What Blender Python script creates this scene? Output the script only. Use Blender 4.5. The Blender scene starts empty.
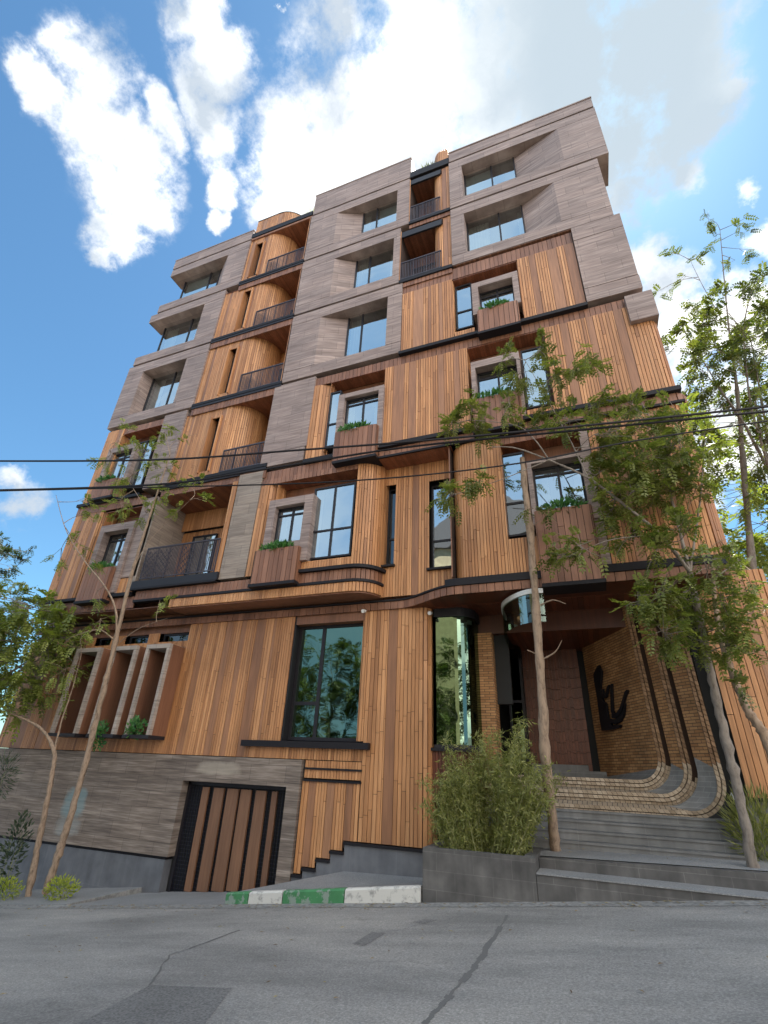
import bpy, math, random
from mathutils import Vector, Matrix
R = random.Random(7)
sc = bpy.context.scene
COL = sc.collection

# ------------------------------------------------------------------ camera
EYE = Vector((0.0, -12.4, 1.6)); F = 492.27; CX, CY = 384.0, 512.0
CAMR = ((0.93013878, -0.13702937, -0.34068286),      # world axes in camera axes (x right, y down, z forward)
        (0.36493874, 0.44793808, 0.81619311),
        (0.0407624, -0.88350123, 0.46665191))
def ray(px, py):
    v = (px - CX, py - CY, F)
    return Vector([sum(CAMR[i][k] * v[k] for k in range(3)) for i in range(3)])
def at(px, py, Y):
    d = ray(px, py); return EYE + d * ((Y - EYE.y) / d.y)
def atz(px, py, Z):
    d = ray(px, py); return EYE + d * ((Z - EYE.z) / d.z)
cam = bpy.data.objects.new('camera', bpy.data.cameras.new('camera')); COL.objects.link(cam)
m = Matrix(((CAMR[0][0], -CAMR[0][1], -CAMR[0][2], EYE.x), (CAMR[1][0], -CAMR[1][1], -CAMR[1][2], EYE.y),
            (CAMR[2][0], -CAMR[2][1], -CAMR[2][2], EYE.z), (0, 0, 0, 1)))
cam.matrix_world = m
cam.data.sensor_fit = 'HORIZONTAL'; cam.data.sensor_width = 36.0; cam.data.lens = 36.0 * F / 768.0
cam.data.clip_end = 2000; cam.data.clip_start = 0.05
sc.camera = cam

# ------------------------------------------------------------------ materials
MATS = {}
def mat(name, col, rough=0.7, build=None, spec=0.5, metal=0.0):
    mt = bpy.data.materials.new(name); mt.use_nodes = True
    nt = mt.node_tree; b = nt.nodes['Principled BSDF']
    b.inputs['Base Color'].default_value = (*col, 1); b.inputs['Roughness'].default_value = rough
    b.inputs['Specular IOR Level'].default_value = spec; b.inputs['Metallic'].default_value = metal
    if build: build(nt, b)
    MATS[name] = mt; return mt
def N(nt, t, **kw):
    n = nt.nodes.new(t)
    for k, v in kw.items(): setattr(n, k, v)
    return n
def L(nt, a, b): nt.links.new(a, b)
def noise(nt, scale, detail=3, vec=None, sc3=None, rough=0.55):
    n = N(nt, 'ShaderNodeTexNoise'); n.inputs['Scale'].default_value = scale; n.inputs['Detail'].default_value = detail
    n.inputs['Roughness'].default_value = rough
    if vec is None:
        vec = N(nt, 'ShaderNodeTexCoord').outputs['Object']
    if sc3:
        mp = N(nt, 'ShaderNodeMapping'); mp.inputs['Scale'].default_value = sc3; L(nt, vec, mp.inputs['Vector']); vec = mp.outputs['Vector']
    L(nt, vec, n.inputs['Vector']); return n
def ramp(nt, fac, stops):
    r = N(nt, 'ShaderNodeValToRGB'); e = r.color_ramp.elements
    while len(e) < len(stops): e.new(0.5)
    for k, (p, c) in enumerate(stops):
        e[k].position = p; e[k].color = (*c, 1) if len(c) == 3 else c
    L(nt, fac, r.inputs['Fac']); return r
def mixc(nt, fac, a, b, mode='MIX'):
    x = N(nt, 'ShaderNodeMix', data_type='RGBA', blend_type=mode)
    for s, i in ((fac, 0), (a, 6), (b, 7)):
        if isinstance(s, (int, float)): x.inputs[i].default_value = s
        elif isinstance(s, tuple): x.inputs[i].default_value = (*s, 1)
        else: L(nt, s, x.inputs[i])
    return x.outputs[2]
def bump(nt, b, h, strength=0.3, dist=0.02):
    bp = N(nt, 'ShaderNodeBump'); bp.inputs['Strength'].default_value = strength; bp.inputs['Distance'].default_value = dist
    L(nt, h, bp.inputs['Height']); L(nt, bp.outputs['Normal'], b.inputs['Normal'])
def rnd_attr(nt):
    a = N(nt, 'ShaderNodeAttribute'); a.attribute_name = 'rnd'; return a.outputs['Fac']

def wood_like(c0, c1, c2, grain=0.35):
    def f(nt, b):
        r = ramp(nt, rnd_attr(nt), [(0.0, c0), (0.45, c1), (1.0, c2)])
        g = noise(nt, 1.0, 4, sc3=(22, 22, 1.3))
        g2 = ramp(nt, g.outputs['Fac'], [(0.25, (0.55,) * 3), (0.75, (1.25,) * 3)])
        c = mixc(nt, grain * 1.6, r.outputs['Color'], g2.outputs['Color'], 'MULTIPLY')
        w = noise(nt, 0.35, 3); w2 = ramp(nt, w.outputs['Fac'], [(0.3, (0.8, 0.78, 0.76)), (0.7, (1.1, 1.1, 1.1))])
        c = mixc(nt, 0.8, c, w2.outputs['Color'], 'MULTIPLY')
        ws = noise(nt, 1.0, 4, sc3=(4, 4, .22)); w3 = ramp(nt, ws.outputs['Fac'], [(.3, (.74, .72, .7)), (.55, (1, 1, 1)), (.75, (1.12, 1.13, 1.14))])
        c = mixc(nt, .8, c, w3.outputs['Color'], 'MULTIPLY')
        L(nt, c, b.inputs['Base Color']); bump(nt, b, g.outputs['Fac'], 0.15, 0.005)
    return f
mat('wood', (.4, .2, .08), .55, wood_like((.31, .132, .05), (.48, .216, .082), (.61, .3, .128), .4))
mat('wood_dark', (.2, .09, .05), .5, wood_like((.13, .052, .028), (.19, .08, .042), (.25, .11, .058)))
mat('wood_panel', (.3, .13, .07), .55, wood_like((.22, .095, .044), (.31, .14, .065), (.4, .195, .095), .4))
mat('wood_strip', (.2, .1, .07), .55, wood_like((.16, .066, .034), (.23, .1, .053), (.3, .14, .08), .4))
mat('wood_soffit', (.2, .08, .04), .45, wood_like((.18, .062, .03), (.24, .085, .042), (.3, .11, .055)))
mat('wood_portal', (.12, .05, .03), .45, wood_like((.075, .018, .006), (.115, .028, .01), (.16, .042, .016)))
def stone_like(c0, c1, c2, layers=9.0):
    def f(nt, b):
        g = noise(nt, 1.0, 6, sc3=(0.55, 0.55, layers), rough=0.65)
        g3 = noise(nt, 1.0, 3, sc3=(1.6, 1.6, layers * 4))
        md = N(nt, 'ShaderNodeMath', operation='MULTIPLY_ADD'); md.inputs[1].default_value = .45
        sb = N(nt, 'ShaderNodeMath', operation='MULTIPLY'); sb.inputs[1].default_value = .62
        L(nt, g3.outputs['Fac'], md.inputs[0]); L(nt, g.outputs['Fac'], sb.inputs[0]); L(nt, sb.outputs[0], md.inputs[2])
        r = ramp(nt, md.outputs[0], [(0.33, c0), (0.52, c1), (0.72, c2)])
        w = noise(nt, .5, 2); w2 = ramp(nt, w.outputs['Fac'], [(0.3, (.86, .84, .84)), (0.7, (1.08, 1.06, 1.05))])
        c = mixc(nt, 1.0, r.outputs['Color'], w2.outputs['Color'], 'MULTIPLY')
        # slab joints
        uv = N(nt, 'ShaderNodeUVMap')
        br = N(nt, 'ShaderNodeTexBrick'); br.inputs['Scale'].default_value = 1.0
        br.inputs['Brick Width'].default_value = 1.15; br.inputs['Row Height'].default_value = .41; br.inputs['Mortar Size'].default_value = .006
        br.inputs['Color1'].default_value = (.84, .84, .85, 1); br.inputs['Color2'].default_value = (1.14, 1.13, 1.12, 1); br.inputs['Mortar'].default_value = (.42, .4, .39, 1)
        L(nt, uv.outputs['UV'], br.inputs['Vector'])
        c = mixc(nt, .8, c, br.outputs['Color'], 'MULTIPLY')
        L(nt, c, b.inputs['Base Color']); bump(nt, b, md.outputs[0], .25, .02)
    return f
mat('stone', (.28, .22, .2), .65, stone_like((.125, .086, .072), (.235, .174, .15), (.4, .318, .28)))
mat('stone_pale', (.4, .35, .31), .65, stone_like((.22, .178, .15), (.32, .27, .23), (.42, .36, .31)))
mat('wood_gate', (.2, .1, .05), .55, wood_like((.13, .06, .03), (.17, .08, .04), (.22, .105, .052)))
mat('stone_brown', (.25, .2, .16), .7, stone_like((.15, .115, .09), (.25, .2, .16), (.37, .31, .25), 7))
def base_stone(nt, b):
    stone_like((.078, .058, .045), (.17, .132, .104), (.34, .28, .23), 8)(nt, b)
    prev = b.inputs['Base Color'].links[0].from_socket
    def spot(cx, cz, rx, rz, col, k, prev):
        g = N(nt, 'ShaderNodeTexCoord'); s = N(nt, 'ShaderNodeSeparateXYZ'); L(nt, g.outputs['Object'], s.inputs[0])
        nn = noise(nt, 3.0, 3)
        def ax(o, c, r):
            a = N(nt, 'ShaderNodeMath', operation='SUBTRACT'); L(nt, o, a.inputs[0]); a.inputs[1].default_value = c
            d = N(nt, 'ShaderNodeMath', operation='DIVIDE'); L(nt, a.outputs[0], d.inputs[0]); d.inputs[1].default_value = r
            p = N(nt, 'ShaderNodeMath', operation='POWER'); L(nt, d.outputs[0], p.inputs[0]); p.inputs[1].default_value = 4
            ab = N(nt, 'ShaderNodeMath', operation='ABSOLUTE'); L(nt, p.outputs[0], ab.inputs[0]); return ab.outputs[0]
        ad = N(nt, 'ShaderNodeMath', operation='ADD'); L(nt, ax(s.outputs[0], cx, rx), ad.inputs[0]); L(nt, ax(s.outputs[2], cz, rz), ad.inputs[1])
        ad2 = N(nt, 'ShaderNodeMath', operation='ADD'); L(nt, ad.outputs[0], ad2.inputs[0]); L(nt, nn.outputs['Fac'], ad2.inputs[1])
        rr = ramp(nt, ad2.outputs[0], [(.55, (k,) * 3), (1.0, (0, 0, 0))])
        return mixc(nt, rr.outputs['Color'], prev, col)
    prev = spot(-15.6, .35, .62, .55, (.2, .33, .35), .5, prev)
    prev = spot(-15.6, -.3, .7, .3, (.33, .36, .35), .4, prev)
    prev = spot(-10.3, 1.5, 1.0, .22, (.42, .36, .28), .45, prev)
    L(nt, prev, b.inputs['Base Color'])
mat('stone_base', (.2, .16, .13), .75, base_stone)
def grey_stone(c0, c1, bw=.9, rh=.3, mort=.006, stain=.5):
    def f(nt, b):
        g = noise(nt, 2.2, 6); r = ramp(nt, g.outputs['Fac'], [(.3, c0), (.7, c1)])
        g2 = noise(nt, .8, 5, sc3=(6, 6, .8)); s2 = ramp(nt, g2.outputs['Fac'], [(.35, (.75,) * 3), (.62, (1.1,) * 3)])
        c = mixc(nt, stain, r.outputs['Color'], s2.outputs['Color'], 'MULTIPLY')
        uv = N(nt, 'ShaderNodeUVMap'); br = N(nt, 'ShaderNodeTexBrick'); br.inputs['Scale'].default_value = 1
        br.inputs['Brick Width'].default_value = bw; br.inputs['Row Height'].default_value = rh; br.inputs['Mortar Size'].default_value = mort
        br.inputs['Color1'].default_value = (.9, .9, .9, 1); br.inputs['Color2'].default_value = (1.1, 1.1, 1.1, 1); br.inputs['Mortar'].default_value = (1.5, 1.5, 1.5, 1)
        L(nt, uv.outputs['UV'], br.inputs['Vector']); c = mixc(nt, .8, c, br.outputs['Color'], 'MULTIPLY')
        L(nt, c, b.inputs['Base Color']); bump(nt, b, g.outputs['Fac'], .2, .01)
    return f
mat('plinth', (.09, .09, .1), .6, grey_stone((.1, .1, .108), (.155, .155, .164), 1.2, .8, .003))
mat('wall_grey', (.1, .1, .1), .75, grey_stone((.055, .051, .048), (.12, .112, .105), .7, .29, .006, .9))
mat('step_grey', (.13, .13, .13), .65, grey_stone((.12, .117, .113), (.19, .184, .177), 1.3, .9, .004, .7))
mat('tile_grey', (.2, .19, .18), .6, grey_stone((.16, .15, .14), (.24, .23, .215), .3, .1, .006))
def granular(c0, c1, sc_=60):
    def f(nt, b):
        g = noise(nt, sc_, 3); r = ramp(nt, g.outputs['Fac'], [(.35, c0), (.65, c1)])
        w = noise(nt, .9, 4); w2 = ramp(nt, w.outputs['Fac'], [(.3, (.82,) * 3), (.7, (1.12,) * 3)])
        L(nt, mixc(nt, 1.0, r.outputs['Color'], w2.outputs['Color'], 'MULTIPLY'), b.inputs['Base Color']); bump(nt, b, g.outputs['Fac'], .4, .01)
    return f
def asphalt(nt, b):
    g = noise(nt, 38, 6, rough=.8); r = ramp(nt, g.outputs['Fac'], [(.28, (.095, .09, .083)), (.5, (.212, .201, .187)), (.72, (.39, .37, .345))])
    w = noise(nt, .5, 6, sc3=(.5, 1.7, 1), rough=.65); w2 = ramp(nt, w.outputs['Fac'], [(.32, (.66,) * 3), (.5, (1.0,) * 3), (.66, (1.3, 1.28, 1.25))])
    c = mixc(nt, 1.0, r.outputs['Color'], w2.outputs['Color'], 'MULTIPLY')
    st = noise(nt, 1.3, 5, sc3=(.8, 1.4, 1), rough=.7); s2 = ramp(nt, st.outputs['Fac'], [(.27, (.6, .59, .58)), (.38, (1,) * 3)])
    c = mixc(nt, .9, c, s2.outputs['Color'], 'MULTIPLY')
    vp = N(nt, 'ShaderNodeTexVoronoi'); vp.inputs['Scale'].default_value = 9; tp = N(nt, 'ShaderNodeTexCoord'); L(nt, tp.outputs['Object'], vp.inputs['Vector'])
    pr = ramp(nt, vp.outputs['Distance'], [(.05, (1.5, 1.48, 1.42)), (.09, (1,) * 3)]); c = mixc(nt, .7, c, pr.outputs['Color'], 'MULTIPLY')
    # fine cracks
    vo = N(nt, 'ShaderNodeTexVoronoi', feature='DISTANCE_TO_EDGE'); vo.inputs['Scale'].default_value = .33
    tc = N(nt, 'ShaderNodeTexCoord'); nz = noise(nt, 1.6, 5)
    av = N(nt, 'ShaderNodeVectorMath', operation='MULTIPLY_ADD'); L(nt, nz.outputs['Color'], av.inputs[0]); av.inputs[1].default_value = (.9, .9, .9); L(nt, tc.outputs['Object'], av.inputs[2])
    L(nt, av.outputs[0], vo.inputs['Vector'])
    cr = ramp(nt, vo.outputs['Distance'], [(.0, (.78,) * 3), (.008, (1,) * 3)])
    gate = noise(nt, .25, 2); gr = ramp(nt, gate.outputs['Fac'], [(.48, (0,) * 3), (.56, (1,) * 3)])
    c = mixc(nt, gr.outputs['Color'], c, mixc(nt, 1.0, c, cr.outputs['Color'], 'MULTIPLY'))
    L(nt, c, b.inputs['Base Color']); bump(nt, b, g.outputs['Fac'], .5, .008)
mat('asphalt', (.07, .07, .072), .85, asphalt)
mat('asphalt_patch', (.05, .05, .052), .85, granular((.085, .081, .077), (.19, .182, .173), 38))
mat('asphalt_crack', (.115, .11, .104), .9)
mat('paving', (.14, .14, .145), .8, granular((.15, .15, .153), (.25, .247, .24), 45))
mat('concrete_dust', (.3, .29, .27), .9, granular((.14, .137, .13), (.26, .25, .235), 12))
mat('earth', (.08, .06, .045), .95, granular((.05, .04, .03), (.11, .085, .06), 14))
def painted(col):
    def f(nt, b):
        g = noise(nt, 7, 5, rough=.7); r = ramp(nt, g.outputs['Fac'], [(.5, (0,) * 3), (.56, (1,) * 3)])
        g2 = noise(nt, 2.5, 4); r2 = ramp(nt, g2.outputs['Fac'], [(.3, tuple(x * .72 for x in col)), (.7, col)])
        L(nt, mixc(nt, r.outputs['Color'], r2.outputs['Color'], tuple(.3 * x + .17 for x in col)), b.inputs['Base Color'])
    return f
mat('kerb_green', (.05, .2, .07), .75, painted((.05, .2, .075)))
def kerbwhite(nt, b):
    g = noise(nt, 6, 5, rough=.7); r = ramp(nt, g.outputs['Fac'], [(.52, (0,) * 3), (.64, (1,) * 3)])
    L(nt, mixc(nt, r.outputs['Color'], (.5, .48, .44), (.26, .25, .235)), b.inputs['Base Color'])
mat('kerb_white', (.5, .48, .45), .8, kerbwhite)
mat('metal_dark', (.016, .014, .017), .5, spec=.3)
mat('bar_black', (.012, .01, .012), .6, spec=.25)
mat('rail', (.04, .031, .04), .5)
mat('gap', (.045, .024, .016), .9)
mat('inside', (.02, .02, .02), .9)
mat('lattice', (.012, .012, .02), .5, spec=.3)
mat('white_metal', (.6, .58, .54), .4)
mat('blind', (.55, .56, .5), .9)
mat('curtain', (.5, .46, .38), .9)
mat('cream', (.62, .5, .3), .85, granular((.55, .44, .27), (.66, .55, .34), 3))
mat('roof_grey', (.15, .14, .14), .8)
def brick(nt, b):
    uv = N(nt, 'ShaderNodeUVMap'); br = N(nt, 'ShaderNodeTexBrick'); br.inputs['Scale'].default_value = 1
    br.inputs['Brick Width'].default_value = .26; br.inputs['Row Height'].default_value = .068; br.inputs['Mortar Size'].default_value = .007
    br.inputs['Color1'].default_value = (.31, .14, .05, 1); br.inputs['Color2'].default_value = (.5, .26, .105, 1); br.inputs['Mortar'].default_value = (.07, .045, .03, 1)
    L(nt, uv.outputs['UV'], br.inputs['Vector'])
    w = noise(nt, 1.4, 4); w2 = ramp(nt, w.outputs['Fac'], [(.3, (.7,) * 3), (.7, (1.15,) * 3)])
    L(nt, mixc(nt, 1.0, br.outputs['Color'], w2.outputs['Color'], 'MULTIPLY'), b.inputs['Base Color']); bump(nt, b, br.outputs['Fac'], -.4, .01)
mat('brick', (.3, .17, .09), .75, brick)
def brick_l(nt, b):
    uv = N(nt, 'ShaderNodeUVMap'); br = N(nt, 'ShaderNodeTexBrick'); br.inputs['Scale'].default_value = 1; br.offset = .0
    br.inputs['Brick Width'].default_value = .105; br.inputs['Row Height'].default_value = .07; br.inputs['Mortar Size'].default_value = .008
    br.inputs['Color1'].default_value = (.36, .27, .18, 1); br.inputs['Color2'].default_value = (.44, .34, .24, 1); br.inputs['Mortar'].default_value = (.05, .035, .025, 1)
    L(nt, uv.outputs['UV'], br.inputs['Vector']); L(nt, br.outputs['Color'], b.inputs['Base Color'])
mat('brick_light', (.4, .3, .2), .75, brick_l)
mat('brick_edge', (.4, .3, .2), .7, wood_like((.30, .22, .145), (.39, .295, .2), (.46, .36, .26), .2))
def glass_mat(name, tint, body, fac, rgh=.015):
    mt = bpy.data.materials.new(name); mt.use_nodes = True; nt = mt.node_tree; nt.nodes.clear()
    o = N(nt, 'ShaderNodeOutputMaterial'); g = N(nt, 'ShaderNodeBsdfGlossy'); g.inputs['Roughness'].default_value = rgh
    g.inputs['Color'].default_value = (*tint, 1)
    nz = noise(nt, .7, 2); bp = N(nt, 'ShaderNodeBump'); bp.inputs['Strength'].default_value = .035; bp.inputs['Distance'].default_value = .3
    L(nt, nz.outputs['Fac'], bp.inputs['Height']); L(nt, bp.outputs['Normal'], g.inputs['Normal'])
    t = N(nt, 'ShaderNodeBsdfTransparent'); t.inputs['Color'].default_value = (*body, 1)
    mx = N(nt, 'ShaderNodeMixShader'); fr = N(nt, 'ShaderNodeLayerWeight'); fr.inputs['Blend'].default_value = .35
    mp = N(nt, 'ShaderNodeMapRange'); L(nt, fr.outputs['Fresnel'], mp.inputs[0]); mp.inputs[1].default_value = 0; mp.inputs[2].default_value = 1
    mp.inputs[3].default_value = fac; mp.inputs[4].default_value = min(1, fac + .35)
    L(nt, mp.outputs[0], mx.inputs['Fac']); L(nt, t.outputs[0], mx.inputs[1]); L(nt, g.outputs[0], mx.inputs[2]); L(nt, mx.outputs[0], o.inputs['Surface'])
    MATS[name] = mt
glass_mat('glass', (.80, .90, .95), (.5, .57, .57), .46)
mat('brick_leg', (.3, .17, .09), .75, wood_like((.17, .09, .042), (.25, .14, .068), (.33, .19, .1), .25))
glass_mat('glass_dim', (.5, .65, .58), (.4, .5, .45), .07)
glass_mat('glass_dark', (.6, .7, .75), (.2, .22, .22), .1)
glass_mat('glass_green', (.3, .44, .32), (.05, .15, .08), .38, .022)
def leafy(name, c0, c1, trans=.35):
    mt = bpy.data.materials.new(name); mt.use_nodes = True; nt = mt.node_tree; b = nt.nodes['Principled BSDF']; o = nt.nodes['Material Output']
    r = ramp(nt, rnd_attr(nt), [(0, c0), (1, c1)]); L(nt, r.outputs['Color'], b.inputs['Base Color']); b.inputs['Roughness'].default_value = .5
    t = N(nt, 'ShaderNodeBsdfTranslucent'); L(nt, mixc(nt, 1.0, r.outputs['Color'], (1.5, 1.7, .7), 'MULTIPLY'), t.inputs['Color'])
    mx = N(nt, 'ShaderNodeMixShader'); mx.inputs['Fac'].default_value = trans
    L(nt, b.outputs[0], mx.inputs[1]); L(nt, t.outputs[0], mx.inputs[2]); L(nt, mx.outputs[0], o.inputs['Surface']); MATS[name] = mt
leafy('leaf', (.05, .072, .016), (.155, .17, .045), .28)
leafy('leaf_near', (.075, .1, .02), (.21, .22, .055), .34)
leafy('leaf_yellow', (.12, .15, .03), (.28, .3, .07))
leafy('leaf_bamboo', (.12, .14, .035), (.3, .29, .1), .38)
leafy('leaf_deep', (.03, .11, .03), (.08, .2, .05), .25)
leafy('leaf_dark', (.02, .035, .02), (.05, .07, .03), .2)
leafy('leaf_lime', (.16, .2, .025), (.36, .38, .05), .3)
def bark(c0, c1):
    def f(nt, b):
        g = noise(nt, 1, 5, sc3=(14, 14, 5), rough=.7); r = ramp(nt, g.outputs['Fac'], [(.3, c0), (.5, c1), (.75, tuple(min(1, x * 1.3) for x in c1))])
        L(nt, r.outputs['Color'], b.inputs['Base Color']); bump(nt, b, g.outputs['Fac'], .6, .02)
    return f
mat('bark', (.2, .16, .13), .9, bark((.09, .07, .055), (.2, .165, .135)))
mat('bark_pale', (.35, .27, .2), .9, bark((.11, .07, .045), (.27, .19, .13)))
mat('litter', (.25, .17, .07), .8, wood_like((.12, .07, .03), (.24, .16, .06), (.34, .28, .1)))
mat('stem', (.2, .2, .08), .7)

# ------------------------------------------------------------------ mesh builder
class MB:
    def __init__(s): s.v = []; s.f = []; s.m = []; s.r = []; s.uv = []; s.keys = []
    def mi(s, k):
        if k not in s.keys: s.keys.append(k)
        return s.keys.index(k)
    def face(s, pts, mt, rnd=None, uv=None):
        i = len(s.v); s.v += [tuple(p) for p in pts]; s.f.append(tuple(range(i, i + len(pts)))); s.m.append(s.mi(mt))
        s.r.append(R.random() if rnd is None else rnd)
        if uv is None:
            p0, p1, p2 = Vector(pts[0]), Vector(pts[1]), Vector(pts[2]); n = (p1 - p0).cross(p2 - p0)
            if n.length > 0: n.normalize()
            if abs(n.z) > .75: uv = [(p[0], p[1]) for p in pts]
            else:
                t = Vector((-n.y, n.x, 0)); t = t.normalized() if t.length > 0 else Vector((1, 0, 0))
                uv = [(p[0] * t.x + p[1] * t.y, p[2]) for p in pts]
        s.uv.append(uv)
    def hexa(s, b, t, mt, rnd=None, skip=()):
        # b, t: bottom and top quads, counter-clockwise from above
        rnd = R.random() if rnd is None else rnd
        if 'b' not in skip: s.face([b[3], b[2], b[1], b[0]], mt, rnd)
        if 't' not in skip: s.face(t, mt, rnd)
        for k in range(4):
            if k in skip: continue
            j = (k + 1) % 4
            s.face([b[k], b[j], t[j], t[k]], mt, rnd)
    def box(s, x0, x1, y0, y1, z0, z1, mt, rnd=None, skip=()):
        b = [(x0, y0, z0), (x1, y0, z0), (x1, y1, z0), (x0, y1, z0)]; t = [(p[0], p[1], z1) for p in b]
        s.hexa(b, t, mt, rnd, skip)
    def prism(s, poly, y0, y1, mt, rnd=None):
        # poly in (x,z), counter-clockwise seen from -y; extruded from y0 (front) to y1
        rnd = R.random() if rnd is None else rnd
        s.face([(x, y0, z) for x, z in poly], mt, rnd); s.face([(x, y1, z) for x, z in reversed(poly)], mt, rnd)
        n = len(poly)
        for k in range(n):
            a, b = poly[k], poly[(k + 1) % n]
            s.face([(a[0], y0, a[1]), (a[0], y1, a[1]), (b[0], y1, b[1]), (b[0], y0, b[1])], mt, rnd)
    def slab(s, poly, z0, z1, mt, rnd=None):
        rnd = R.random() if rnd is None else rnd
        s.face([(x, y, z1) for x, y in poly], mt, rnd); s.face([(x, y, z0) for x, y in reversed(poly)], mt, rnd)
        n = len(poly)
        for k in range(n):
            a, b = poly[k], poly[(k + 1) % n]
            s.face([(a[0], a[1], z0), (b[0], b[1], z0), (b[0], b[1], z1), (a[0], a[1], z1)], mt, rnd)
    def tube(s, pts, r, mt, sides=7, cap=True, wob=0.0):
        pts = [Vector(p) for p in pts]; n = len(pts); rr = r if isinstance(r, (list, tuple)) else [r] * n
        up = Vector((0.31, .95, .1)); rings = []
        rnd = R.random()
        for k in range(n):
            d = (pts[min(k + 1, n - 1)] - pts[max(k - 1, 0)]); d = d.normalized() if d.length > 1e-9 else Vector((0, 0, 1))
            a = d.cross(up); a = a.normalized() if a.length > 1e-3 else d.cross(Vector((1, 0, 0))).normalized(); b = d.cross(a)
            ring = []
            for q in range(sides):
                an = 2 * math.pi * q / sides; rad = rr[k] * (1 + (R.random() - .5) * wob)
                ring.append(pts[k] + (a * math.cos(an) + b * math.sin(an)) * rad)
            rings.append(ring)
        base = len(s.v)
        for ring in rings: s.v += [tuple(p) for p in ring]
        for k in range(n - 1):
            for q in range(sides):
                w = (q + 1) % sides; i0 = base + k * sides
                s.f.append((i0 + q, i0 + w, i0 + sides + w, i0 + sides + q)); s.m.append(s.mi(mt)); s.r.append(rnd)
                s.uv.append([(q / sides, k), ((q + 1) / sides, k), ((q + 1) / sides, k + 1), (q / sides, k + 1)])
        if cap:
            for k0, rev in ((0, False), (n - 1, True)):
                idx = [base + k0 * sides + q for q in range(sides)]
                if rev: idx = idx[::-1]
                s.f.append(tuple(idx)); s.m.append(s.mi(mt)); s.r.append(rnd); s.uv.append([(0, 0)] * sides)
    def build(s, name, parent=None, smooth=False, **props):
        me = bpy.data.meshes.new(name); me.from_pydata(s.v, [], s.f)
        for k in s.keys: me.materials.append(MATS[k])
        me.polygons.foreach_set('material_index', s.m)
        if smooth: me.polygons.foreach_set('use_smooth', [True] * len(s.f))
        at_ = me.attributes.new('rnd', 'FLOAT', 'FACE'); at_.data.foreach_set('value', s.r)
        ul = me.uv_layers.new(name='UVMap'); flat = []
        for u in s.uv:
            for a in u: flat += [a[0], a[1]]
        ul.data.foreach_set('uv', flat)
        me.update()
        o = bpy.data.objects.new(name, me); COL.objects.link(o)
        if parent: o.parent = parent
        for k, v in props.items(): o[k] = v
        return o
def empty(name, loc=(0, 0, 0), **props):
    o = bpy.data.objects.new(name, None); COL.objects.link(o); o.location = loc; o.empty_display_size = .3
    for k, v in props.items(): o[k] = v
    return o
def arc(cx, cy, r, a0, a1, n=10):
    return [(cx + r * math.cos(math.radians(a0 + (a1 - a0) * k / n)), cy + r * math.sin(math.radians(a0 + (a1 - a0) * k / n))) for k in range(n + 1)]
class Path:
    def __init__(s, pts):
        s.p = [Vector((a[0], a[1])) for a in pts]; s.c = [0]
        for a, b in zip(s.p, s.p[1:]): s.c.append(s.c[-1] + (b - a).length)
        s.len = s.c[-1]
    def at(s, u):
        u = max(0, min(s.len, u))
        for k in range(len(s.p) - 1):
            if u <= s.c[k + 1] + 1e-9:
                t = (u - s.c[k]) / max(1e-9, s.c[k + 1] - s.c[k]); return s.p[k].lerp(s.p[k + 1], t)
        return s.p[-1]
    def normals(s):
        out = []
        for k in range(len(s.p)):
            d = (s.p[min(k + 1, len(s.p) - 1)] - s.p[max(k - 1, 0)]).normalized(); out.append(Vector((d.y, -d.x)))
        return out
def auto_strips(length, seed, p=(.5, 1.1), w=(.14, .34)):
    q = random.Random(seed); out = []; u = q.uniform(.15, p[1])
    while u < length - .3:
        ww = q.uniform(*w); out.append((u, u + ww)); u += ww + q.uniform(*p)
    return out
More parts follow.
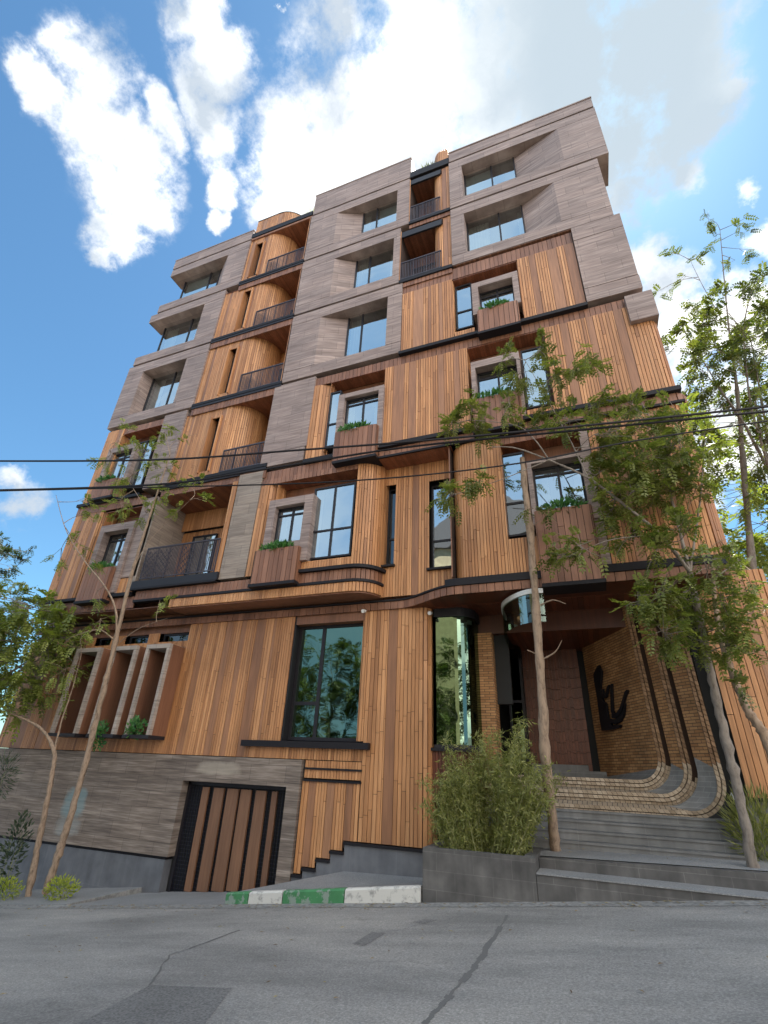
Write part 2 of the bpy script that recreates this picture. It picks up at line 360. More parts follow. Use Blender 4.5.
def boards(mb, pts, z0, z1, strips=(), pitch=.088, mt='wood', smt='wood_panel', t=.035, top=None, bot=None, seed=1, backing=True, joint=(1.7, 2.9), gap=.014):
    q = random.Random(seed * 7919 + int(abs(z0) * 100)); P = Path(pts); u = 0.0; items = []
    strips = sorted(strips)
    while u < P.len - .012:
        st = next((x for x in strips if x[0] - .03 <= u < x[1] - .02), None)
        if st: e = min(P.len, st[1]); items.append((u, e, 1))
        else:
            e = u + pitch * q.uniform(.9, 1.1); nx = next((x[0] for x in strips if x[0] > u + .02), P.len); nx = min(nx, P.len)
            if e > nx - .03: e = nx
            items.append((u, e, 0))
        u = e
    tone = q.uniform(-.1, .1)
    for a, b, k in items:
        w = b - a; g = min(gap, w * .2)
        pa, pb = P.at(a + g / 2), P.at(b - g / 2); d = pb - pa
        if d.length < .004: continue
        n = Vector((d.y, -d.x)).normalized(); th = t * (1.0 if not k else .72)
        th += q.uniform(-.0025, .0025)
        uu = (a + b) / 2; za = bot(uu) if bot else z0; zb = top(uu) if top else z1
        if zb - za < .02: continue
        segs = []; z = za
        if k or zb - za < 1.0: segs = [(za, zb)]
        else:
            zn = za + q.uniform(.4, joint[1])
            while zn < zb - .35: segs.append((z, zn - .012)); z = zn; zn += q.uniform(*joint)
            segs.append((z, zb))
        bt = q.random()
        for s0, s1 in segs:
            fa, fb = pa + n * th, pb + n * th
            bq = [(fa.x, fa.y, s0), (fb.x, fb.y, s0), (pb.x, pb.y, s0), (pa.x, pa.y, s0)]; tq = [(p[0], p[1], s1) for p in bq]
            mb.hexa(bq, tq, smt if k else mt, min(1, max(0, .6 * q.random() + .4 * bt + tone)), skip=(2,))
    if backing:
        for a, b in zip(P.p, P.p[1:]):
            d = (b - a).normalized(); n = Vector((d.y, -d.x)) * -.003
            if top or bot:
                ua = P.c[P.p.index(a)]; ub = ua + (b - a).length
                za0, zb0 = (bot(ua), bot(ub)) if bot else (z0, z0); za1, zb1 = (top(ua), top(ub)) if top else (z1, z1)
            else: za0 = zb0 = z0; za1 = zb1 = z1
            mb.face([(a.x + n.x, a.y + n.y, za0), (b.x + n.x, b.y + n.y, zb0), (b.x + n.x, b.y + n.y, zb1), (a.x + n.x, a.y + n.y, za1)], 'gap')
def ribbon(mb, pts, off0, off1, z0, z1, mt):
    # solid band following a plan path between two outward offsets
    P = Path(pts); ns = P.normals(); rnd = R.random()
    for k in range(len(P.p) - 1):
        a, b = P.p[k], P.p[k + 1]; na, nb = ns[k], ns[k + 1]
        q = [a + na * off1, b + nb * off1, b + nb * off0, a + na * off0]
        bq = [(p.x, p.y, z0) for p in q]; tq = [(p.x, p.y, z1) for p in q]
        sk = ([3] if k > 0 else []) + ([1] if k < len(P.p) - 2 else [])
        mb.hexa(bq, tq, mt, rnd, skip=tuple(sk))
def planks(mb, x0, x1, y0, y1, z, mt, along='y', pitch=.1, th=.02):
    # a plank soffit whose underside is at z
    u, e = (x0, x1) if along == 'y' else (y0, y1)
    while u < e - .01:
        w = min(pitch, e - u)
        if along == 'y': mb.box(u + .004, u + w - .004, y0, y1, z, z + th, mt)
        else: mb.box(x0, x1, u + .004, u + w - .004, z, z + th, mt)
        u += w
    mb.face([(x0, y0, z + th * .7), (x0, y1, z + th * .7), (x1, y1, z + th * .7), (x1, y0, z + th * .7)], 'gap')

def smooth_line(pts, n=5):
    out = []; P = [Vector(p) for p in pts]
    for k in range(len(P) - 1):
        p0, p1, p2, p3 = P[max(0, k - 1)], P[k], P[k + 1], P[min(len(P) - 1, k + 2)]
        for j in range(n):
            t = j / n; out.append(.5 * ((2 * p1) + (p2 - p0) * t + (2 * p0 - 5 * p1 + 4 * p2 - p3) * t * t + (3 * p1 - p0 - 3 * p2 + p3) * t ** 3))
    out.append(P[-1]); return out
# ------------------------------------------------------------------ the building
B = empty('apartment_building', (-8, 0, 0), category='building',
          label='seven storey apartment building clad in orange wood boards and grey mauve stone beside the road')
B.location = (0, 0, 0)
def part(name, mb, parent=None, **k): return mb.build(name, parent or B, **k)

def window(x0, x1, z0, z1, y, mull=(), trans=(), glass='glass', fr=.055, back=None, blind=None, curtain=None):
    mb = MB(); d = .07
    mb.box(x0, x0 + fr, y - .04, y + d, z0, z1, 'metal_dark'); mb.box(x1 - fr, x1, y - .04, y + d, z0, z1, 'metal_dark')
    mb.box(x0 + fr, x1 - fr, y - .04, y + d, z0, z0 + fr, 'metal_dark'); mb.box(x0 + fr, x1 - fr, y - .04, y + d, z1 - fr, z1, 'metal_dark')
    for mx in mull: mb.box(mx - fr * .6, mx + fr * .6, y - .035, y + d - .005, z0 + fr, z1 - fr, 'metal_dark')
    for tz in trans:
        if isinstance(tz, tuple): a, b, tz = tz
        else: a, b = x0 + fr, x1 - fr
        mb.box(a, b, y - .032, y + d - .01, tz - fr * .55, tz + fr * .55, 'metal_dark')
    w = part('window', mb)
    g = MB(); g.face([(x0 + fr * .5, y, z0 + fr * .5), (x1 - fr * .5, y, z0 + fr * .5), (x1 - fr * .5, y, z1 - fr * .5), (x0 + fr * .5, y, z1 - fr * .5)], glass)
    g.build('glass', w)
    i = MB(); bk = y + .55 if back is None else back
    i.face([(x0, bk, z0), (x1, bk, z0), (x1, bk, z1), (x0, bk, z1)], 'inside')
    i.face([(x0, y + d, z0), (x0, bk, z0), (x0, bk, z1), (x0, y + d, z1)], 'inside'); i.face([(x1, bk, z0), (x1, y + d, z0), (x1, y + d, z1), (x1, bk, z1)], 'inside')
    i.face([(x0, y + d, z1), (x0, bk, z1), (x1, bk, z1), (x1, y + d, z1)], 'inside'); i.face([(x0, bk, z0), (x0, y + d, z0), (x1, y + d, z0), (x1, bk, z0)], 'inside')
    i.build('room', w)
    if blind:
        a, b, h = blind; q = MB(); z = z1 - fr
        while z > z1 - (z1 - z0) * h:
            q.box(a, b, y + .14, y + .16, z - .10, z - .01, 'blind'); z -= .1
        q.build('blind', w)
    if curtain is None and x1 - x0 > 1.0 and z1 - z0 < 3.2 and glass == 'glass':
        cq = random.Random(int(x0 * 100) + int(z0 * 10)); k_ = (x1 - x0)
        curtain = [(x0 + fr, x0 + k_ * cq.uniform(.15, .4))] + ([(x1 - k_ * cq.uniform(.1, .25), x1 - fr)] if cq.random() < .6 else [])
    if curtain:
        q = MB()
        for a, b in curtain:
            n = max(3, int((b - a) / .06)); pp = [(a + (b - a) * k / n, y + .2 + .035 * (k % 2)) for k in range(n + 1)]
            for p0, p1 in zip(pp, pp[1:]): q.face([(p0[0], p0[1], z0 + .05), (p1[0], p1[1], z0 + .05), (p1[0], p1[1], z1 - .06), (p0[0], p0[1], z1 - .06)], 'curtain')
        q.build('curtain', w)
    return w

# ---- stone storeys.  Levels of the shadow gaps between storeys
LV = [15.27, 19.2, 22.93, 26.52]
def stone_bay(x0, x1, zb, zt, wx0, wx1, gx0, gx1, ztop_off=.62, zs_off=.62, gy=.5, right_facet=False, left_facet=False, open_left=False, d=.9):
    """wx: opening on the face, gx: the glass set back at gy; facets slope from one to the other"""
    mb = MB(); zs = zb + zs_off; zl = zt - ztop_off; g = .022
    mb.box(x0, x1, 0, d, zb + .06, zs - g, 'stone')            # sill course
    mb.box(x0, x1, 0, d, zl + g, zt - .05, 'stone')             # lintel course
    mb.box(x0 + .03, x1 - .03, .09, d, zt - .05, zt + .06, 'bar_black')  # shadow gap above
    mb.box(x0 + .02, wx0 if not open_left else x0 + .03, .04, .3, zl, zl + g, 'bar_black'); mb.box(wx1, x1 - .02, .04, .3, zl, zl + g, 'bar_black')
    mb.box(x0 + .02, x1 - .02, .04, gy - .1, zs - g, zs - .002, 'bar_black')
    if not open_left:
        mb.slab([(x0, 0), (wx0, 0), (gx0, gy), (gx0, d), (x0, d)], zs, zl, 'stone')
    mb.slab([(wx1, 0), (x1, 0), (x1, d), (gx1, d), (gx1, gy)], zs, zl, 'stone')
    return mb
# bay C (middle)
for (zb, zt, x1, wx0, wx1, gx0, gx1, kw) in (
        (LV[0], LV[1], -4.83, -8.5, -5.44, -7.42, -5.5, dict(mull=(-6.75,), trans=(16.35,))),
        (LV[1], LV[2], -5.0, -8.2, -5.3, -7.32, -5.38, dict(mull=(-6.62,))),
        (LV[2], LV[3], -4.64, -8.4, -5.24, -7.2, -5.32, dict(mull=(-6.45,), blind=(-6.4, -5.38, .75)))):
    part('stone_cladding', stone_bay(-9.92, x1, zb, zt, wx0, wx1, gx0, gx1))
    window(gx0, gx1, zb + .62, zt - .5, .5, **kw)
# bay E (right, two upper storeys)
for (zb, zt, x1, wx0, wx1, gx0, gx1, kw) in (
        (LV[1], LV[2], 3.05, -2.2, 1.37, -2.2, .1, dict(mull=(-.85,))),
        (LV[2], LV[3], 3.48, -2.18, 1.93, -2.18, .07, dict(mull=(-.95,), blind=(-2.12, -1.0, .85)))):
    part('stone_cladding', stone_bay(-2.76, x1, zb, zt, wx0, wx1, gx0, gx1, d=1.3))
    window(gx0, gx1, zb + .62, zt - .5, .5, **kw)
# bay A (left, three upper storeys)
for (zb, zt, x0, x1, op, wx0, wx1, gx0, gx1, kw) in (
        (LV[0], LV[1], -19.48, -14.45, False, -18.4, -15.68, -18.3, -16.1, dict(mull=(-16.85,), trans=(16.3,))),
        (LV[1], LV[2], -19.32, -14.4, True, 0, -15.6, -18.75, -16.2, dict(mull=(-16.85,))),
        (LV[2], LV[3], -18.96, -13.62, True, 0, -14.95, -18.4, -15.85, dict(mull=(-16.55,), blind=(-18.3, -16.6, .6)))):
    mb = stone_bay(x0, x1, zb, zt, wx0, wx1, gx0, gx1, gy=.6, open_left=op)
    part('stone_cladding', mb)
    w = window(gx0, gx1, zb + .62, zt - .5, .6, **kw)
    if op:
        g = MB(); g.face([(gx0, 1.6, zb + .62), (gx0, .6, zb + .62), (gx0, .6, zt - .5), (gx0, 1.6, zt - .5)], 'glass'); g.build('glass', w)
# parapets
mb = MB(); mb.box(-9.86, -4.58, 0, .35, LV[3] + .06, 28.2, 'stone'); mb.box(-9.88, -4.56, -.02, .38, 28.2, 28.27, 'stone')
mb.box(-4.85, -4.58, .36, 5, LV[3] + .06, 28.2, 'stone'); part('parapet', mb)
mb = MB(); mb.box(-2.74, 3.46, 0, .35, LV[3] + .06, 27.28, 'stone'); mb.box(-2.76, 3.48, -.03, .38, 27.28, 27.35, 'stone'); mb.box(3.1, 3.46, .36, 4, LV[3] + .06, 27.28, 'stone')
mb.box(-3.3, 2.9, .25, .6, 27.35, 27.62, 'stone'); mb.box(-3.3, 2.92, .22, .62, 27.62, 27.66, 'metal_dark'); part('parapet', mb)
mb = MB(); mb.box(-18.98, -13.56, 0, .35, LV[3] + .06, 27.3, 'stone'); mb.box(-19.0, -13.54, -.02, .38, 27.3, 27.36, 'stone'); mb.box(-18.4, -13.6, .5, .7, 27.36, 27.9, 'stone')
mb.box(-18.42, -11.2, .46, .74, 27.9, 27.95, 'metal_dark'); part('parapet', mb)
# curved wooden roof walls above bays B and D
mb = MB(); boards(mb, [(-13.5, .1), (-12.2, .1)] + arc(-12.1, 1.3, 1.2, -90, 0, 10), 26.95, 28.1, auto_strips(2, 3), seed=4)
ribbon(mb, [(-13.5, .1), (-12.2, .1)] + arc(-12.1, 1.3, 1.2, -90, 0, 10), -.05, .05, 28.1, 28.15, 'metal_dark'); part('roof_screen', mb)
mb = MB(); boards(mb, [(-3.5, 1.6)] + arc(-3.1, .5, .4, 180, 270, 8) + [(-2.77, .1)], 26.95, 27.95, seed=5); part('roof_screen', mb)

# stone corner pieces on the right
mb = MB(); mb.box(1.62, 3.22, -.06, 1.3, 15.93, 18.42, 'stone'); mb.box(1.62, 3.24, -.06, 1.3, 15.3, 15.9, 'stone'); mb.box(1.62, 3.22, -.06, 1.3, 18.45, 19.16, 'stone')
mb.box(1.64, 3.2, 0, 1.2, 15.32, 19.1, 'bar_black'); part('stone_cladding', mb)
mb = MB(); mb.box(2.66, 3.42, -.14, 1.3, 13.92, 15.02, 'stone'); part('stone_cladding', mb)
# stone strips below bay C and beside the left windows
mb = MB(); mb.box(-10.2, -8.33, 0, .5, 11.9, 15.2, 'stone'); mb.box(-10.22, -8.4, 0, .5, 11.3, 11.88, 'stone'); mb.box(-10.18, -8.42, .03, .4, 11.4, 12, 'bar_black'); part('stone_cladding', mb)
mb = MB(); mb.box(-11.05, -10.02, 0, 1.6, 7.05, 11.15, 'stone_brown'); part('stone_cladding', mb)
mb = MB(); mb.box(-15.92, -14.66, 0, .5, 11.4, 15.2, 'stone'); part('stone_cladding', mb)
mb = MB(); mb.box(-15.6, -14.9, 0, .5, 7.55, 10.9, 'stone'); mb.box(-15.0, -14.84, .0, 1.7, 7.0, 10.85, 'stone_brown'); part('stone_cladding', mb)

# ---- wood storeys
WY = .06
def panel(x0, x1, z0, z1, seed, strips=None, y=WY, **k):
    mb = MB(); st = auto_strips(x1 - x0, seed) if strips is None else [(a - x0, b - x0) for a, b in strips]
    boards(mb, [(x0, y), (x1, y)], z0, z1, st, seed=seed, **k); return part('wood_cladding', mb)
def bar(x0, x1, z0, z1, y0=-.12, y1=.08, mt='bar_black', name='sill_bar'):
    mb = MB(); mb.box(x0, x1, y0, y1, z0, z1, mt); return part(name, mb)
def band(x0, x1, z0, z1, y=.05, name='wood_band', seed=1, mt='wood_strip'):
    mb = MB(); boards(mb, [(x0, y), (x1, y)], z0, z1, (), mt=mt, pitch=.16, seed=seed, t=.03); return part(name, mb)
def soffit(x0, x1, y0, y1, z, mt='wood_soffit'):
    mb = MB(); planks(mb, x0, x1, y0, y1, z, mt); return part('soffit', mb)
# storey under E (z 15.3 - 19.1)
band(-4.82, 1.6, 18.52, 19.12, y=.1, seed=2)
soffit(-2.74, 3.0, .02, .9, 19.215, 'wood_strip')
panel(-4.82, -2.8, 15.28, 18.5, 11, [(-4.36, -3.95), (-3.76, -3.64), (-3.34, -3.2)])
panel(-.36, 1.61, 15.28, 18.5, 12, [(.05, .27), (.68, 1.02), (1.28, 1.6)])
panel(-2.78, -2.05, 15.28, 15.6, 13, [])
bar(-4.86, 1.62, 15.14, 15.27, -.1)
# storey z 11.2 - 15.1
band(-8.34, 3.2, 14.74, 15.13, y=.1, seed=3)
panel(-5.4, -2.36, 11.2, 14.72, 14, [(-5.06, -4.64), (-4.48, -4.2), (-3.42, -3.2), (-2.86, -2.66)])
mb = MB(); boards(mb, [(.18, WY), (3.22, WY), (3.34, .2), (3.34, 1.6)], 11.2, 14.72, [(.5, .75), (1.3, 1.5), (2.1, 2.35)], seed=15); part('wood_cladding', mb)
mb = MB(); boards(mb, [(-8.34, WY), (-8.12, WY), (-7.6, .3)], 11.3, 14.72, [], seed=16, pitch=.12); part('wood_cladding', mb)
panel(-.64, .18, 11.2, 11.5, 17, [])
bar(-8.36, -5.4, 11.12, 11.26, -.06); bar(-5.42, 3.4, 11.06, 11.2, -.14)
band(-10.0, -5.45, 10.72, 11.1, y=.1, seed=4)
mb = MB(); boards(mb, [(-5.45, .02), (3.3, .02), (3.52, .2), (3.52, 1.4)], 10.78, 11.05, (), mt='wood_strip', pitch=.2, seed=5); part('wood_band', mb)
bar(-5.46, 3.42, 10.7, 10.77, -.06, .015)
soffit(-5.46, -3.02, .02, .72, 10.70)
# ---- right bulge of the storey above the portal (z 6.3 - 10.7)
bulge = [(-3.04, .74)] + arc(-2.5, .6, .54, 180, 270, 8)
def bl(u0): return u0
mb = MB(); boards(mb, bulge + [(-1.52, WY)], 6.32, 10.7, [], seed=21); part('wood_cladding', mb)
mb = MB(); boards(mb, [(.92, WY), (3.2, WY), (3.42, .3), (3.42, 1.7)], 6.32, 10.7, [(.55, .78), (1.5, 1.72)], seed=22); part('wood_cladding', mb)
panel(-1.52, -.76, 6.32, 7.3, 23, [])
band(-1.54, .92, 10.44, 10.7, y=.08, seed=7)
mb = MB(); mb.box(.68, .9, -.05, .4, 6.3, 10.42, 'stone'); part('stone_cladding', mb)
mb = MB(); boards(mb, [(-3.075, .8), (-3.075, .06)], 6.4, 10.7, (), mt='wood_strip', pitch=.2, seed=8); part('wood_cladding', mb)
# recessed wall between the bays at y .7
y7 = .74
for a, b, z0, z1, sd in ((-5.62, -5.44, 6.2, 10.72, 31), (-5.44, -5.08, 6.2, 7.2, 32), (-5.44, -5.08, 10.08, 10.72, 33), (-5.08, -3.94, 6.2, 10.72, 34), (-3.94, -3.26, 6.2, 6.95, 35), (-3.94, -3.26, 9.98, 10.72, 36), (-3.26, -3.0, 6.2, 10.72, 37)):
    panel(a, b, z0, z1, sd, [(-4.5, -4.28)] if sd == 34 else [], y=y7)
window(-5.44, -5.08, 7.22, 10.06, 1.0, trans=(8.2,), glass='glass_dark'); bar(-5.5, -5.02, 7.14, 7.2, .6, 1.0)
window(-3.94, -3.26, 6.97, 9.96, 1.0, trans=(7.95,)); bar(-4.0, -3.2, 6.89, 6.95, .6, 1.0)
# ---- left curved bay above the big window
bay_end = arc(-6.2, .8, .74, -90, 0, 9)
mb = MB(); boards(mb, [(-6.2, WY)] + bay_end[1:] + [(-5.46, 1.0)], 7.06, 10.72, [], seed=41); part('wood_cladding', mb)
panel(-8.08, -6.2, 7.06, 7.34, 42, [])
mb = MB(); boards(mb, [(-10.0, WY), (-9.62, WY), (-9.3, .45)], 7.06, 10.6, [], seed=43, pitch=.12); part('wood_cladding', mb)
band(-10.0, -6.2, 10.5, 10.72, y=.05, seed=9)
fpath = [(-8.1, WY), (-6.2, WY)] + bay_end[1:] + [(-5.46, .9)]
mb = MB(); ribbon(mb, fpath, -.1, .16, 6.95, 7.05, 'bar_black'); part('sill_bar', mb)
fpath2 = [(-14.62, WY), (-6.2, WY)] + bay_end[1:] + [(-5.46, .9)]
mb = MB(); boards(mb, fpath2, 6.62, 6.94, (), mt='wood_strip', pitch=.14, seed=44, t=.05); part('wood_band', mb)
mb = MB(); ribbon(mb, fpath2, -.1, .1, 6.53, 6.61, 'bar_black'); part('sill_bar', mb)
fpath3 = [(-12.95, WY), (-6.2, WY)] + bay_end[1:] + [(-5.46, .9)]
mb = MB(); boards(mb, fpath3, 6.24, 6.52, (), mt='wood', pitch=.1, seed=45, t=.06)
poly = [(p[0], p[1]) for p in fpath3]; mb.slab([(-12.95, 1.0)] + poly[:1] + poly[1:] + [(-5.46, 1.0)], 6.2, 6.235, 'wood_strip'); part('wood_band', mb)
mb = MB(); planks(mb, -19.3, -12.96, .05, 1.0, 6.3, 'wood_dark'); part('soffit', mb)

# ---- window with stone surround and flower box
def S(x, z, Y): k = (12.4 + Y) / 12.4; return x * k, 1.6 + (z - 1.6) * k
def box_window(rec, frame, inner, planter, panes, py=.3, post=None, inner_mull=None, tr=()):
    x0, x1, z0, z1 = rec
    mb = MB(); gy = .46
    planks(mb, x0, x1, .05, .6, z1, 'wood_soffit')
    mb.box(x0 - .02, x0 + .0, .07, .6, z0, z1, 'wood'); mb.box(x1, x1 + .02, .07, .6, z0, z1, 'wood')
    mb.face([(x0, .62, z0), (x1, .62, z0), (x1, .62, z1), (x0, .62, z1)], 'wood_dark')
    part('window_recess', mb)
    Yf = -.1
    fx0, fz0 = S(frame[0], frame[2], Yf); fx1, fz1 = S(frame[1], frame[3], Yf)
    ix0, iz0 = S(inner[0], inner[2], Yf); ix1, iz1 = S(inner[1], inner[3], Yf)
    mb = MB()
    mb.box(fx0, ix0, Yf, py + .06, fz0, fz1, 'stone'); mb.box(ix1, fx1, Yf, py + .06, fz0, fz1, 'stone'); mb.box(ix0, ix1, Yf, py + .06, iz1, fz1, 'stone')
    mb.box(ix0, ix1, Yf + .05, py + .06, fz0, iz0, 'stone'); part('window_surround', mb)
    window(ix0, ix1, iz0, iz1, min(.25, py - .02), mull=[ix0 + (ix1 - ix0) * .52] if inner_mull is None else inner_mull, trans=[iz1 - .28] , back=.55)
    for p in panes:
        a, b, c, d_ = p[:4]; q = p[4] if len(p) > 4 else {}
        a, c = S(a, c, py); b, d_ = S(b, d_, py); q = dict(q)
        if 'mull' in q: q['mull'] = [S(v, 0, py)[0] for v in q['mull']]
        if 'trans' in q: q['trans'] = [S(0, v, py)[1] for v in q['trans']]
        window(a, b, c, d_, py, back=.6, **q)
    Yp = -.24
    px0, pz0 = S(planter[0], planter[2], Yp); px1, pz1 = S(planter[1], planter[3], Yp)
    mb = MB(); boards(mb, [(px0, .4), (px0, Yp), (px1, Yp), (px1, .4)], pz0 + .08, pz1, (), mt='wood_strip', pitch=.17, t=.025, seed=int(abs(px0) * 10), joint=(9, 9))
    mb.box(px0 - .03, px1 + .03, Yp - .03, .4, pz0 - .02, pz0 + .075, 'bar_black')
    mb.box(px0 + .005, px1 - .005, Yp + .005, .3, pz1 - .12, pz1 - .08, 'earth'); part('flower_box', mb)
    return (px0, px1, Yp, pz1)
FB = []
FB.append(box_window((-2.78, -.38, 15.6, 18.42), (-2.07, -.4, 16.2, 17.86), (-1.84, -.6, 16.35, 17.6), (-1.92, -.53, 15.2, 16.34), [(-2.68, -2.06, 15.62, 17.9, dict(trans=[16.5]))]))
FB.append(box_window((-7.62, -5.4, 11.5, 14.7), (-7.2, -5.4, 11.2, 13.92), (-6.95, -5.6, 12.2, 13.72), (-7.16, -5.6, 10.88, 12.2), [(-7.55, -7.1, 11.6, 14.1, dict(trans=[12.6]))], py=.12))
FB.append(box_window((-2.36, .18, 11.45, 14.66), (-2.26, -.68, 11.2, 13.96), (-2.12, -.78, 12.3, 13.68), (-2.27, -.8, 11.0, 12.32), [(-.62, .1, 11.5, 13.9)]))
FB.append(box_window((-9.3, -6.2, 7.34, 10.5), (-9.5, -7.76, 7.4, 9.8), (-9.22, -8.08, 8.15, 9.52), (-9.76, -8.1, 6.68, 7.92), [(-7.72, -6.2, 7.36, 9.95, dict(mull=[-6.94], trans=[8.32]))], py=.16))
FB.append(box_window((-1.52, .68, 7.3, 10.42), (-.82, .88, 7.6, 9.66), (-.7, .62, 7.98, 9.56), (-.74, .68, 5.88, 8.02), [(-1.52, -.86, 7.34, 10.0, dict(trans=[8.35]))]))
FB.append(box_window((-18.3, -15.95, 11.4, 14.76), (-18.8, -17.08, 12.1, 14.02), (-18.52, -17.28, 12.3, 13.76), (-18.95, -17.62, 11.36, 12.28), [(-17.04, -16.0, 11.6, 13.95, dict(mull=[-16.5]))], py=.12))
FB.append(box_window((-17.6, -15.62, 7.0, 10.6), (-17.56, -15.74, 7.0, 9.95), (-17.3, -15.98, 8.1, 9.64), (-17.6, -16.2, 6.72, 8.06), []))
# left bay lower storeys in wood
mb = MB(); boards(mb, [(-19.3, 1.6), (-19.3, WY), (-18.3, WY)], 11.2, 15.1, [(2.2, 2.45)], seed=51); part('wood_cladding', mb)
mb = MB(); boards(mb, [(-19.42, 1.6), (-19.42, WY), (-17.85, WY), (-17.6, .45)], 6.95, 10.7, [(2.0, 2.25), (2.75, 3.0)], seed=52); part('wood_cladding', mb)
panel(-15.62, -14.88, 6.9, 7.52, 53, []); panel(-16.2, -15.7, 6.9, 7.0, 54, [])
band(-19.3, -15.92, 14.78, 15.1, y=.09, seed=11); band(-19.4, -15.6, 10.7, 11.06, y=.04, seed=12)
bar(-19.42, -15.9, 11.07, 11.2, -.1); bar(-15.98, -14.8, 6.8, 6.92, -.1); bar(-19.46, -16.2, 6.82, 6.92, -.08)
band(-19.4, -14.64, 6.36, 6.78, y=.08, seed=13, mt='wood_strip')

# ---- bay B with curved walls and balconies
def railing(parent, x0, x1, y, z0, h=1.05, kind=0):
    mb = MB(); mb.box(x0, x1, y - .025, y + .025, z0 + h, z0 + h + .05, 'rail'); mb.box(x0, x1, y - .015, y + .015, z0 + .08, z0 + .12, 'rail')
    n = int((x1 - x0) / .068)
    for k in range(n + 1):
        x = x0 + (x1 - x0) * k / n; big = k % 8 == 0
        mb.box(x - (.016 if big else .012), x + (.016 if big else .012), y - (.016 if big else .006), y + (.016 if big else .006), z0 + (0 if big else .12), z0 + h, 'rail')
    if kind:   # woven lattice panels
        for (a, b) in ((x0 + .1, x0 + 1.3), (x0 + 1.75, x0 + 2.3)):
            s = .13; nz = int((h - .1) / s)
            for k in range(int((b - a) / s)):
                for j in range(nz):
                    xx, zz = a + k * s, z0 + .1 + j * s
                    mb.hexa([(xx, y - .03, zz), (xx + .03, y - .03, zz), (xx + .03, y - .02, zz), (xx, y - .02, zz)], [(xx + s * .8, y - .03, zz + s), (xx + s, y - .03, zz + s), (xx + s, y - .02, zz + s), (xx + s * .8, y - .02, zz + s)] if (k + j) % 2 else [(xx - s * .6, y - .03, zz + s), (xx - s * .4, y - .03, zz + s), (xx - s * .4, y - .02, zz + s), (xx - s * .6, y - .02, zz + s)], 'rail')
    return mb.build('railing', parent)
for k, (zf, zc, xl) in enumerate(((22.93, 26.45, -13.62), (19.2, 22.6, -14.4), (15.27, 18.85, -14.45), (11.3, 14.88, -14.66))):
    mb = MB()
    mb.box(xl, -9.9, -.04, .1, zf + .02, zf + .15, 'bar_black'); mb.box(xl, -9.92, -.02, 1.8, zf - .1, zf + .02, 'metal_dark')
    bal = part('balcony', mb)
    band(xl, -9.92, zf - .44, zf - .1, y=.05, seed=60 + k)
    sl0, sl1 = -13.2, -12.74
    za = zf + .16
    mb = MB(); boards(mb, [(xl, .12), (sl0, .12)], za, zc, [(.3, .45)] if k else [(.1, .25)], seed=61 + k)
    boards(mb, [(sl0, .12), (sl1, .12)], za, zf + .45, [], seed=71 + k); boards(mb, [(sl0, .12), (sl1, .12)], zf + 3.1, zc, [], seed=72 + k)
    boards(mb, [(sl1, .12), (-12.5, .12)] + arc(-12.5, 1.22, 1.1, -90, 0, 12)[1:] + [(-11.4, 1.5)], za, zc, [(.0, .2)], seed=66 + k)
    boards(mb, [(-11.4, 1.5), (-9.9, 1.5)], za, zc, [(.5, .8)], seed=67 + k)
    boards(mb, [(-9.98, 1.5), (-9.98, .02)], za, zc, [], seed=68 + k)
    mb.box(sl0 - .06, sl0, .02, .4, zf + .4, zf + 3.15, 'wood'); mb.box(sl1, sl1 + .06, .02, .4, zf + .4, zf + 3.15, 'wood')
    part('wood_cladding', mb)
    window(sl0, sl1, zf + .45, zf + 3.1, .42, back=.8)
    window(-11.25, -10.35, zf + .15, zf + 2.5, 1.43, mull=(-10.8,), back=1.62)
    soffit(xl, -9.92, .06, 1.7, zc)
    railing(bal, -12.15, -9.98, .06, zf + .15)
mb = MB(); mb.box(-13.6, -9.9, -.02, 1.8, 26.62, 26.95, 'bar_black'); mb.box(-13.6, -9.9, .02, 1.8, 26.47, 26.6, 'wood_strip'); part('roof_slab', mb)
mb = MB(); mb.box(-4.62, -2.76, -.02, 1.8, 26.5, 26.95, 'bar_black'); part('roof_slab', mb)
# low deep balcony
mb = MB(); mb.box(-14.84, -11.05, -.1, 1.8, 6.98, 7.3, 'metal_dark'); mb.box(-14.8, -11.05, -.14, .1, 6.95, 7.02, 'bar_black'); bal = part('balcony', mb)
railing(bal, -14.6, -11.3, -.02, 7.3, 1.25, 1)
mb = MB(); boards(mb, [(-14.84, 1.7), (-11.05, 1.7)], 7.3, 10.0, [], seed=81); boards(mb, [(-14.84, 1.55), (-11.05, 1.55)], 10.02, 10.85, [], seed=82)
boards(mb, [(-11.3, .9), (-11.3, .02), (-11.08, .02)], 7.0, 10.9, [], seed=83, pitch=.11); part('wood_cladding', mb)
window(-14.2, -13.0, 7.3, 9.75, 1.62, mull=(-13.6,), back=1.69)
soffit(-14.84, -11.05, .04, 1.7, 10.86); bar(-14.84, -11.06, 11.12, 11.26, -.04, .1); band(-14.84, -10.0, 10.9, 11.1, y=.06, seed=14)
